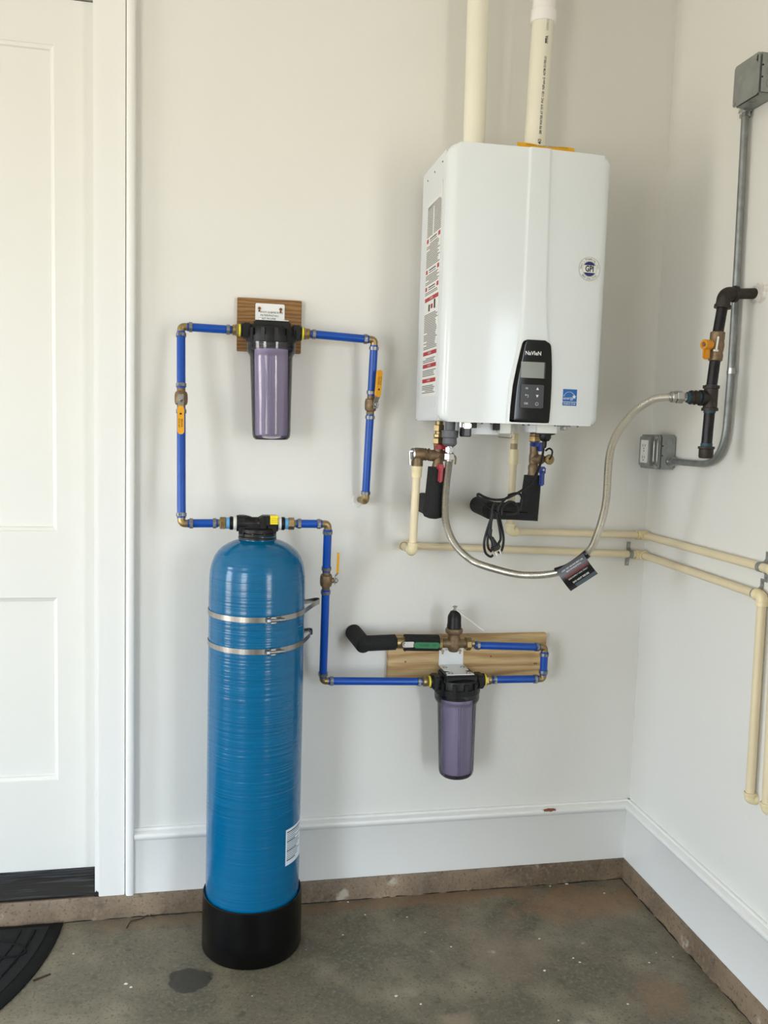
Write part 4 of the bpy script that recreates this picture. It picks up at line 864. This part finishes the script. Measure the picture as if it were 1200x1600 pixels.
# pipe straps
def pstrap(label, c, n_, ax, tilt=0):
    n_, ax = V(n_), V(ax); c = V(c); upv = n_.cross(ax); upv = upv if upv.z > 0 else -upv
    t = thing('pipe_strap', label, 'pipe strap', c-n_*.0175, 'two-hole steel pipe straps'); hw = .0065; rr = CR+.0006; P = []
    P.append((-.038, .0008)); P.append((-.019, .0008)); P.append((-.0125, .006))
    for k in range(0, 13): a = -PI*.12+(PI*1.24)*k/12; P.append((-rr*math.cos(a), .0175+rr*math.sin(a)))
    P += [(.0125, .006), (.019, .0008), (.038, .0008)]
    bm = NB(); rows = []
    for i, (u, h) in enumerate(P):
        a_ = P[max(i-1, 0)]; b_ = P[min(i+1, len(P)-1)]; tt = V((b_[0]-a_[0], b_[1]-a_[1])).normalized(); nu, nh = -tt.y, tt.x
        rows.append([c-n_*.0175+upv*(u+nu*f)+n_*(h+nh*f)+ax*g for g, f in ((-hw, 0), (hw, 0), (hw, .0012), (-hw, .0012))])
    rings_mesh(bm, rows); obj('strap', bm, GALVBOX, t)
    for s in (-1, 1):
        bm = NB(); cyl(bm, c-n_*.0155+upv*s*.029, c-n_*.0135+upv*s*.029, .0033, n=12); obj('screw', bm, BRIGHT, t)
f_ = lambda y: 1.0630+(1.0520-1.0630)*(y-YW)/(-.624-YW)
pstrap('steel pipe strap on the lower cream pipe near the corner, back wall', (1.018, YW, 1.0640), (0, -1, 0), (1, 0, -.03))
pstrap('steel pipe strap on the lower cream pipe beside its elbow, right wall', (XW, -.598, 1.0525), (-1, 0, 0), (0, 1, 0))
pstrap('steel pipe strap on the upper cream pipe, right wall', (XW, -.611, 1.1220), (-1, 0, 0), (0, 1, 0))

# ------------------------------------------------------------ gas hose
gx = .363; hp = [V((gx+.0015, -.22, 1.357)), V((.358, -.22, 1.281)), V((.3575, -.22, 1.211)), V((.366, -.221, 1.165)), V((.388, -.222, 1.122)), V((.418, -.23, 1.091)), V((.457, -.24, 1.069)), V((.551, -.24, 1.0435)), V((.605, -.25, 1.040)), V((.655, -.26, 1.045)), V((.692, -.27, 1.057)), V((.721, -.28, 1.078)), V((.746, -.29, 1.108)), V((.764, -.30, 1.146)), V((.769, -.34, 1.245)), V((.757, -.38, 1.400)), V((.786, -.42, 1.484)), V((.829, -.45, 1.526)), V((.866, -.480, 1.534))]
t = thing('gas_hose', 'corrugated stainless steel gas hose sagging from heater to black gas pipe', 'hose', hp[0])
sp2 = spline(hp, 24); Ls = [0]
for a, b in zip(sp2, sp2[1:]): Ls.append(Ls[-1]+(b-a).length)
N = int(Ls[-1]/.0008); rs = []; ps = []; j = 0
for i in range(N+1):
    s_ = Ls[-1]*i/N
    while j < len(Ls)-2 and Ls[j+1] < s_: j += 1
    f = (s_-Ls[j])/max(1e-9, Ls[j+1]-Ls[j]); ps.append(sp2[j].lerp(sp2[j+1], f)); rs.append(.0100+.0005*math.cos(2*PI*i/4))
bm = NB(); tube(bm, ps, rs, 14); obj('hose', bm, HOSE, t)
bm = NB(); hexnut(bm, (gx+.001, -.22, 1.388), (gx+.001, -.22, 1.373), .0125, 6); hexnut(bm, (gx+.001, -.22, 1.371), (gx+.001, -.22, 1.352), .0145, 6); cyl(bm, (gx+.001, -.22, 1.39), (gx+.001, -.22, 1.35), .0105); obj('end_nut', bm, BRIGHT, t)
d_ = V((1, -.05, -.005)).normalized(); e0 = V((.862, -.480, 1.534))
bm = NB(); cyl(bm, e0-d_*.004, e0+d_*.045, .0105); hexnut(bm, e0, e0+d_*.012, .0150, 8); hexnut(bm, e0+d_*.012, e0+d_*.032, .0160, 6); obj('end_nut', bm, BRIGHT, t)
bm = NB(); cyl(bm, (gx, -.22, 1.459), (gx, -.22, 1.43), .0140); lathe(bm, [(.014, 0), (.0225, .001), (.0225, .019), (.0185, .022), (.0190, .024), (.0200, .036), (.0165, .041), (.0120, .044)], (gx, -.22, 1.4335), (0, 0, -1), 28); obj('inlet_coupling', bm, GREYP, t)
# tag wrapped on hose
tc0 = V((.6800, -.262, 1.0540)); tc1 = V((.7530, -.296, 1.1160)); ax_ = (tc1-tc0).normalized()
t2 = thing('warning_tag', 'black warning tag wrapped round the sagging gas hose', 'tag', tc0)
bm = NB(); tube(bm, [p for p in spline([tc0+V((-.010, .002, -.004)), V((.700, -.272, 1.0640)), V((.727, -.283, 1.0860)), tc1+V((-.006, .002, -.008))], 8)], .0122, 20); obj('sleeve', bm, TAGK, t2)
dnv = V((.30, 0, -.955)); dnv = (dnv-ax_*dnv.dot(ax_)).normalized(); nv = ax_.cross(dnv); nv = nv if nv.y < 0 else -nv
o_ = tc0+V((-.009, -.011, -.003))
def tagpt(u, v): return o_+ax_*u+dnv*v+nv*(.010+.010*math.sin(v/.066*PI*.9)-.010*(v/.066)**2)+V((0, 0, 0))
def tagpatch(u0, u1, v0, v1, m, off, name, par):
    bm = NB(); NN = 10; rings_mesh(bm, [[tagpt(u0, v0+(v1-v0)*k/NN)+nv*off, tagpt(u1, v0+(v1-v0)*k/NN)+nv*off, tagpt(u1, v0+(v1-v0)*k/NN)+nv*(off+.0004), tagpt(u0, v0+(v1-v0)*k/NN)+nv*(off+.0004)] for k in range(NN+1)]); return obj(name, bm, m, par)
U = .088
tg = tagpatch(0, U, -.008, .062, TAGK, 0, 'tag_sheet', t2)
tagpatch(.012, U-.004, .014, .024, TAGR, .0005, 'red_band', tg); tagpatch(.022, U-.001, .049, .0615, TAGG, .0005, 'slate_band', tg)
rv = lambda v0: (lambda a, b: tagpt(U*.52+a, v0-b)+nv*.0011)
text('LEAK TEST BEFORE FIRST USE', .0052, (0, 0, 0), ax_, -dnv, WINK, tg, 'print', wrap=rv(.002)); text('READ INSTRUCTIONS', .0048, (0, 0, 0), ax_, -dnv, WINK, tg, 'print', wrap=rv(.0085))
text('GAS SUPPLY LINE ONLY', .0058, (0, 0, 0), ax_, -dnv, WINK, tg, 'print', wrap=rv(.029)); text('DO NOT REUSE', .0072, (0, 0, 0), ax_, -dnv, WINK, tg, 'print', wrap=rv(.043), bold=.0002)

# ------------------------------------------------------------ gas pipe
gy = -.484
t = thing('gas_pipe', 'black iron gas pipe with elbow, tee and capped drip leg on right wall', 'gas pipe', (XR, gy, 1.8))
A0 = V((.9900, gy, 1.7950)); A1 = V((.9765, gy, 1.70)); T0 = V((.9695, gy, 1.5340)); C0 = V((.9670, gy, 1.3960))
seg(t, A0+V((.01, 0, 0)), (XR, gy, 1.801), IRONF, .0134, 'nipple')
bm = NB(); tube(bm, roundpath([A0+V((.028, 0, .001)), A0, A0+V((-.005, 0, -.034))], .026, 10), .0175, 24); lathe(bm, [(.017, 0), (.0205, .001), (.0205, .009), (.016, .009)], A0+V((.0225, 0, .001)), (1, 0, 0), 24); lathe(bm, [(.017, 0), (.0205, .001), (.0205, .009), (.016, .009)], A0+V((-.0035, 0, -.027)), (-.13, 0, -1), 24); obj('elbow', bm, IRONF, t)
seg(t, A0+V((-.004, 0, -.03)), (.9770, gy, 1.690), IRON, .0134, 'nipple')
seg(t, (.9760, gy, 1.640), T0+V((0, 0, .02)), IRON, .0134, 'nipple')
bm = NB(); cyl(bm, T0+V((.0003, 0, .030)), T0+V((0, 0, -.030)), .0175)
for s in (-1, 1): lathe(bm, [(.017, 0), (.0205, .001), (.0205, .0085), (.016, .0085)], T0+V((0, 0, s*.0235)), (0, 0, s), 24)
cyl(bm, T0, T0+V((-.028, 0, 0)), .0165); lathe(bm, [(.016, 0), (.0200, .001), (.0200, .008), (.015, .008)], T0+V((-.022, 0, 0)), (-1, 0, 0), 24); obj('tee', bm, IRONF, t)
for a, b, r in ((.0335, .0305, .0150), (-.0305, -.037, .0148)):
    bm = NB(); cyl(bm, T0+V((0, 0, a)), T0+V((0, 0, b)), r); obj('thread_sealant', bm, DOPE, t)
seg(t, T0+V((0, 0, -.03)), C0+V((0, 0, .02)), IRON, .0134, 'drip_leg')
bm = NB(); lathe(bm, [(.012, .016), (.0205, .016), (.0205, .010), (.0180, .009), (.0180, -.010), (.0160, -.014), (.008, -.015)], C0, (0, 0, 1), 24); obj('cap', bm, IRONF, t)
bm = NB(); cyl(bm, C0+V((0, 0, .016)), C0+V((0, 0, .024)), .0146); obj('thread_sealant', bm, DOPE, t)
for a, b, r, mm, nm in ((-.029, -.036, .0148, DOPE, 'thread_sealant'), (-.036, -.058, .0165, IRONF, 'reducer'), (-.041, -.045, .0185, IRONF, 'reducer'), (-.052, -.056, .0180, IRONF, 'reducer'), (-.058, -.066, .0135, DOPE, 'thread_sealant'), (-.062, -.080, .0090, GALV, 'nipple')):
    bm = NB(); cyl(bm, T0+V((a, 0, 0)), T0+V((b, .001, .0003)), r); obj(nm, bm, mm, t)
vv = V((.9765, gy, 1.6650))
t = thing('gas_valve', 'brass gas shutoff valve with orange-yellow handle on black pipe', 'valve', vv)
bm = NB(); lathe(bm, [(.0140, -.038), (.0170, -.036), (.0180, -.024), (.0165, -.016), (.0180, -.008), (.0190, .004), (.0170, .014), (.0180, .018), (.0180, .034), (.0150, .036)], vv, (.03, 0, 1), 12); obj('body', bm, BRONZE, t)
bm = NB(); cyl(bm, vv+V((0, 0, -.002)), vv+V((-.030, -.008, -.004)), .008, n=14); obj('stem', bm, BRASS, t)
bm = NB(); c = vv+V((-.030, -.008, .001)); lathe(bm, [(.008, -.012), (.0125, -.010), (.0130, .010), (.0120, .013), (.007, .013), (.006, .010), (.002, .010)], c, (-.97, -.25, 0), 24); box(bm, c+V((-.002, 0, -.022)), (.017, .012, .028), .003); h_ = obj('handle', bm, ORANGE, t)
bm = NB(); hexnut(bm, c+V((-.008, -.002, 0)), c+V((-.0128, -.003, 0)), .0045); obj('handle_nut', bm, STEEL, h_)
bm = NB(); box(bm, vv+V((-.010, -.019, .004)), (.005, .003, .036), .001, Matrix.Rotation(.10, 3, 'Y')); box(bm, vv+V((-.013, -.019, -.013)), (.014, .003, .005), .001); obj('white_tab', bm, WHITEP, t)

# ------------------------------------------------------------ conduit and boxes
XC = 1.057
t = thing('conduit', 'galvanised metal conduit running down right wall between two metal boxes', 'conduit', (XC, -.41, 2.26))
cpath = roundpath([(XC, -.414, 2.268), (XC, -.425, 1.90), (XC, -.430, 1.60), (XC, -.423, 1.362), (XC, -.150, 1.362)], .11, 16)
bm = NB(); tube(bm, cpath, .0092, 20); obj('tube', bm, GALV, t)
for z, y, r in ((1.6060, -.4305, .0115), (1.6125, -.4305, .0105)):
    bm = NB(); cyl(bm, (XC, y, z-.004), (XC, y, z+.004), r); obj('coupling', bm, BRIGHT, t)
bm = NB(); cyl(bm, (XC, -.413, 2.269), (XC, -.4135, 2.252), .0135); cyl(bm, (XC, -.413, 2.270), (XC, -.413, 2.264), .0165, n=8); cyl(bm, (XC-.010, -.418, 2.256), (XC-.019, -.424, 2.256), .0035, n=8); obj('connector', bm, BRIGHT, t)
bm = NB(); cyl(bm, (XC, -.176, 1.362), (XC, -.1565, 1.362), .0130); cyl(bm, (XC, -.162, 1.362), (XC, -.1555, 1.362), .0160, n=8); obj('connector', bm, BRIGHT, t)
def ebox(label, y0, y1, z0, z1, xf, extra):
    t = thing('junction_box', label, 'electrical box', (XR, (y0+y1)/2, z0), 'square galvanised electrical boxes')
    bm = NB(); bx(bm, (xf, y0, z0), (XR, y1, z1), .006); obj('box', bm, GALVBOX, t)
    bm = NB(); prism(bm, rrect(abs(y1-y0), z1-z0, .009), (xf, (y0+y1)/2, (z0+z1)/2), (0, 1, 0), (0, 0, 1), (-1, 0, 0), .0016); obj('cover', bm, GALVBOX, t)
    for zz in (.27, .55, .80):
        z = z0+(z1-z0)*zz
        if extra and zz < .3: continue
        c = V((XR-.024, y1, z)); bm = NB()
        rings_mesh(bm, [[c+V((q*math.cos(a), h, q*math.sin(a))) for q, h in ((.0108, .001), (.0108, -.0006), (.0120, -.0006), (.0120, .001))] for a in [2*PI*j/24 for j in range(24)]], loop=True); obj('knockout', bm, GALV, t)
    for zz in (.40, .68):
        bm = NB(); z = z0+(z1-z0)*zz; cyl(bm, (xf+.008, y1+.001, z), (xf+.008, y1-.0006, z), .0022, n=10); obj('hole', bm, GAP, t)
    return t
jb = ebox('grey metal junction box high on right wall with flat cover', -.416, -.520, 2.268, 2.368, 1.020, False)
for y, z in ((-.424, 2.276), (-.507, 2.355)):
    bm = NB(); cyl(bm, (1.0184, y, z), (1.0165, y, z), .0042, n=12); obj('screw', bm, BRIGHT, jb)
bm = NB(); bx(bm, (1.0178, -.510, 2.345), (1.0182, -.513, 2.362)); obj('slot', bm, GAP, jb)
bm = NB()
for x in (1.036, 1.058): rings_mesh(bm, [[V((x+q*math.cos(a), -.475+q*math.sin(a), 2.268+h)) for q, h in ((.008, .001), (.008, -.0006), (.0092, -.0006), (.0092, .001))] for a in [2*PI*j/20 for j in range(20)]], loop=True) if x < 1.05 else None
obj('knockout', bm, GALV, jb)
ob = ebox('grey metal outlet box with white receptacle near room corner', -.042, -.155, 1.337, 1.439, 1.022, True)
bm = NB(); prism(bm, rrect(.066, .086, .004), (1.020, -.085, 1.389), (0, 1, 0), (0, 0, 1), (-1, 0, 0), .010); obj('raised_cover', bm, GALVBOX, ob)
bm = NB(); prism(bm, rrect(.040, .068, .002), (1.010, -.087, 1.388), (0, 1, 0), (0, 0, 1), (-1, 0, 0), .0035); rc = obj('receptacle', bm, WHITEP, ob)
bm = NB()
for z in (1.406, 1.371):
    for y in (-.080, -.093): bx(bm, (1.0062, y-.001, z-.004), (1.0066, y+.001, z+.004))
    cyl(bm, (1.0066, -.0865, z-.009), (1.0061, -.0865, z-.009), .0022, n=10)
obj('slots', bm, GAP, rc)
for z in (1.3895,):
    bm = NB(); cyl(bm, (1.0066, -.087, z), (1.0058, -.087, z), .0022, n=10); obj('screw', bm, GREYP, rc)
for y, z in ((-.143, 1.430), (-.143, 1.345)):
    bm = NB(); cyl(bm, (1.021, y, z), (1.014, y, z), .0058, n=14); obj('screw', bm, BRIGHT, ob)
bm = NB(); tube(bm, roundpath([(1.021, -.128, 1.428), (1.015, -.131, 1.42), (1.015, -.131, 1.358), (1.021, -.128, 1.35)], .004, 4), .0018, 8); tube(bm, roundpath([(1.022, -.148, 1.428), (1.017, -.149, 1.42), (1.017, -.149, 1.358), (1.022, -.148, 1.35)], .004, 4), .0016, 8); obj('bent_edge', bm, BRIGHT, ob)

# ------------------------------------------------------------ power cord
t = thing('power_cord', 'black power cord coiled with twist tie, plug dangling under heater', 'power cord', (.62, -.25, 1.43))
bm = NB(); lathe(bm, [(.010, 0), (.024, .000), (.024, .003), (.0165, .004), (.0165, .012), (.012, .020), (.0065, .022), (.0055, .038), (.0035, .040)], (.6255, -.2465, 1.4325), (-.02, 0, -1), 20); box(bm, (.618, -.247, 1.4315), (.062, .035, .003), .001); obj('strain_relief', bm, BLACK, t)
cpts = [(.6230, -.247, 1.400), (.6190, -.250, 1.370), (.6080, -.255, 1.335), (.5900, -.262, 1.305), (.5650, -.268, 1.282), (.5350, -.270, 1.264), (.5080, -.268, 1.252), (.4800, -.262, 1.250), (.4570, -.258, 1.256), (.4400, -.255, 1.264), (.4380, -.255, 1.258), (.4520, -.255, 1.244), (.4740, -.250, 1.228), (.4980, -.245, 1.215)]
bm = NB(); tube(bm, spline(cpts, 8), .0034, 10); obj('cord', bm, BLACK, t)
bm = NB(); tube(bm, spline([(.520, -.266, 1.262), (.540, -.264, 1.268), (.556, -.262, 1.265), (.563, -.260, 1.250), (.560, -.262, 1.232), (.545, -.262, 1.214), (.520, -.262, 1.212)], 8), .0034, 10)
tube(bm, spline([(.505, -.262, 1.208), (.507, -.262, 1.228), (.520, -.262, 1.243), (.538, -.262, 1.243), (.551, -.262, 1.230), (.553, -.262, 1.214)], 8), .0034, 10)
tube(bm, spline([(.496, -.262, 1.218), (.494, -.262, 1.232), (.4875, -.262, 1.240), (.4800, -.262, 1.232), (.4765, -.264, 1.205), (.4750, -.264, 1.170)], 8), .0034, 10)
tube(bm, spline([(.494, -.262, 1.218), (.500, -.265, 1.238), (.515, -.268, 1.255), (.535, -.270, 1.266)], 8), .0034, 10); obj('coiled_cord', bm, BLACK, t)
bm = NB(); tube(bm, spline([(.4790, -.262, 1.210), (.4640, -.262, 1.160), (.4590, -.262, 1.130), (.4640, -.262, 1.105), (.4780, -.262, 1.094), (.4860, -.262, 1.098)], 8), .0034, 10)
tube(bm, spline([(.4800, -.265, 1.212), (.4680, -.265, 1.150), (.4700, -.265, 1.120), (.4800, -.265, 1.108)], 8), .0034, 10)
tube(bm, spline([(.4960, -.262, 1.214), (.5110, -.262, 1.160), (.5140, -.262, 1.135), (.5100, -.262, 1.112), (.5000, -.262, 1.104)], 8), .0034, 10)
tube(bm, spline([(.4900, -.265, 1.214), (.5040, -.265, 1.150), (.4990, -.265, 1.130)], 8), .0034, 10)
tube(bm, spline([(.4750, -.266, 1.170), (.4740, -.268, 1.150), (.4860, -.268, 1.130)], 8), .0045, 10); obj('coiled_cord', bm, BLACK, t)
pd = V((.40, 0, -.90)).normalized(); sd = V((.90, 0, .40)).normalized(); pc = V((.4860, -.270, 1.128)); bm = NB()
R = Matrix((sd, V((0, 1, 0)), pd)).transposed()
tube(bm, [pc-pd*.022, pc-pd*.010, pc], [.0045, .007, .009], 12); box(bm, pc+pd*.008, (.026, .016, .018), .004, R); obj('plug', bm, BLACK, t)
for s in (-1, 1):
    bm = NB(); box(bm, pc+pd*.024+sd*s*.0063, (.0018, .0062, .017), .0003, R); obj('plug_blade', bm, BRIGHT, t)
bm = NB(); cyl(bm, pc+pd*.016+V((0, .005, 0))+sd*.010, pc+pd*.034+V((0, .005, 0))+sd*.010, .0022, n=10); obj('ground_pin', bm, BRIGHT, t)
bm = NB(); tube(bm, spline([(.622, -.262, 1.385), (.632, -.264, 1.392), (.641, -.264, 1.386), (.640, -.264, 1.372), (.634, -.264, 1.362)], 6), .0026, 8); obj('strap_loop', bm, BLACK, t)

# ------------------------------------------------------------ mat and debris
mx, myw = -1.125, -.030
t = thing('doormat', 'dark half-round doormat with looped ridges on floor by the door', 'doormat', (mx, -.3, 0))
def halfring(f, n=40): return [(mx+.455*f*math.cos(a), myw-.605*f*math.sin(a)) for a in [PI*k/n for k in range(n+1)]]
def mat_poly(f, inset=0):
    return [(x, min(y, myw-inset)) for x, y in halfring(f)]
bm = NB(); rings_mesh(bm, [[V((x, y, z)) for x, y in mat_poly(f, i)] for f, i, z in ((1.0, 0, .0005), (1.0, 0, .004), (.985, .006, .007), (.94, .015, .008))]); obj('rubber_border', bm, MATR, t)
bm = NB(); rings_mesh(bm, [[V((x, y, z)) for x, y in mat_poly(f, i)] for f, i, z in ((.925, .022, .006), (.925, .022, .0095), (.915, .025, .0105))]); obj('carpet', bm, MATC, t)
def ridge(pts, r=.0045):
    bm = NB(); tube(bm, [V((x, y, .0100)) for x, y in pts], r, 8); obj('ridge', bm, MATR, t)
ridge([(x, y) for x, y in halfring(.85)][1:-1]); ridge([(x, y) for x, y in halfring(.77)][1:-1], .003)
for ang in range(6):
    a = math.radians(14+30*ang); c = V((mx+.29*math.cos(a), myw-.02-.38*math.sin(a), 0)); u = V((math.cos(a)*.8, -math.sin(a), 0)).normalized(); v = V((-u.y, u.x, 0))
    ridge([(c+u*.105*math.cos(b)+v*.036*math.sin(b)).xy for b in [2*PI*k/24 for k in range(25)]])
bm = NB(); tube(bm, spline([(-.492, -.082, .002), (-.482, -.050, .003), (-.455, -.040, .0025), (-.432, -.020, .003), (-.427, -.0345, .004), (-.410, -.030, .003)], 6), .0013, 6)
solo('twig', bm, TWIG, 'thin dark curled root lying by the kerb left of the tank', 'twig', (-.45, -.05, 0), 'stray twigs on the floor')
bm = NB(); tube(bm, [(-.702, -.284, .003), (-.682, -.272, .002), (-.664, -.262, .002)], .0022, 6)
solo('twig', bm, TWIG, 'short straight brown twig beside the doormat edge', 'twig', (-.683, -.272, 0), 'stray twigs on the floor')
bm = NB(); rng = random.Random(12)
for x, y, s in [(.205, -.48, .006), (.26, -.52, .004), (.11, -.20, .003), (.19, -.11, .003), (.62, -.44, .006), (.58, -.63, .004), (.72, -.40, .005), (.73, -.42, .004), (-.47, -.33, .006), (-.455, -.345, .005), (-.24, -.13, .006), (.15, -.035, .005), (.86, -.030, .008), (.80, -.035, .005), (.78, -.60, .004), (.66, -.30, .004), (.40, -.30, .003), (.31, -.14, .003), (.955, -.10, .004), (.92, -.45, .004), (-.62, -.18, .003)]:
    prism(bm, [(s*math.cos(a)*rng.uniform(.4, 1), s*.7*math.sin(a)*rng.uniform(.4, 1)) for a in [2*PI*k/7 for k in range(7)]], (x, y, 0), (1, 0, 0), (0, 1, 0), (0, 0, 1), .0012)
fl = solo('paint_flakes', bm, FLAKE, 'small white paint flakes scattered over the concrete floor', 'debris', (.2, -.3, 0), smooth=False); fl['kind'] = 'stuff'
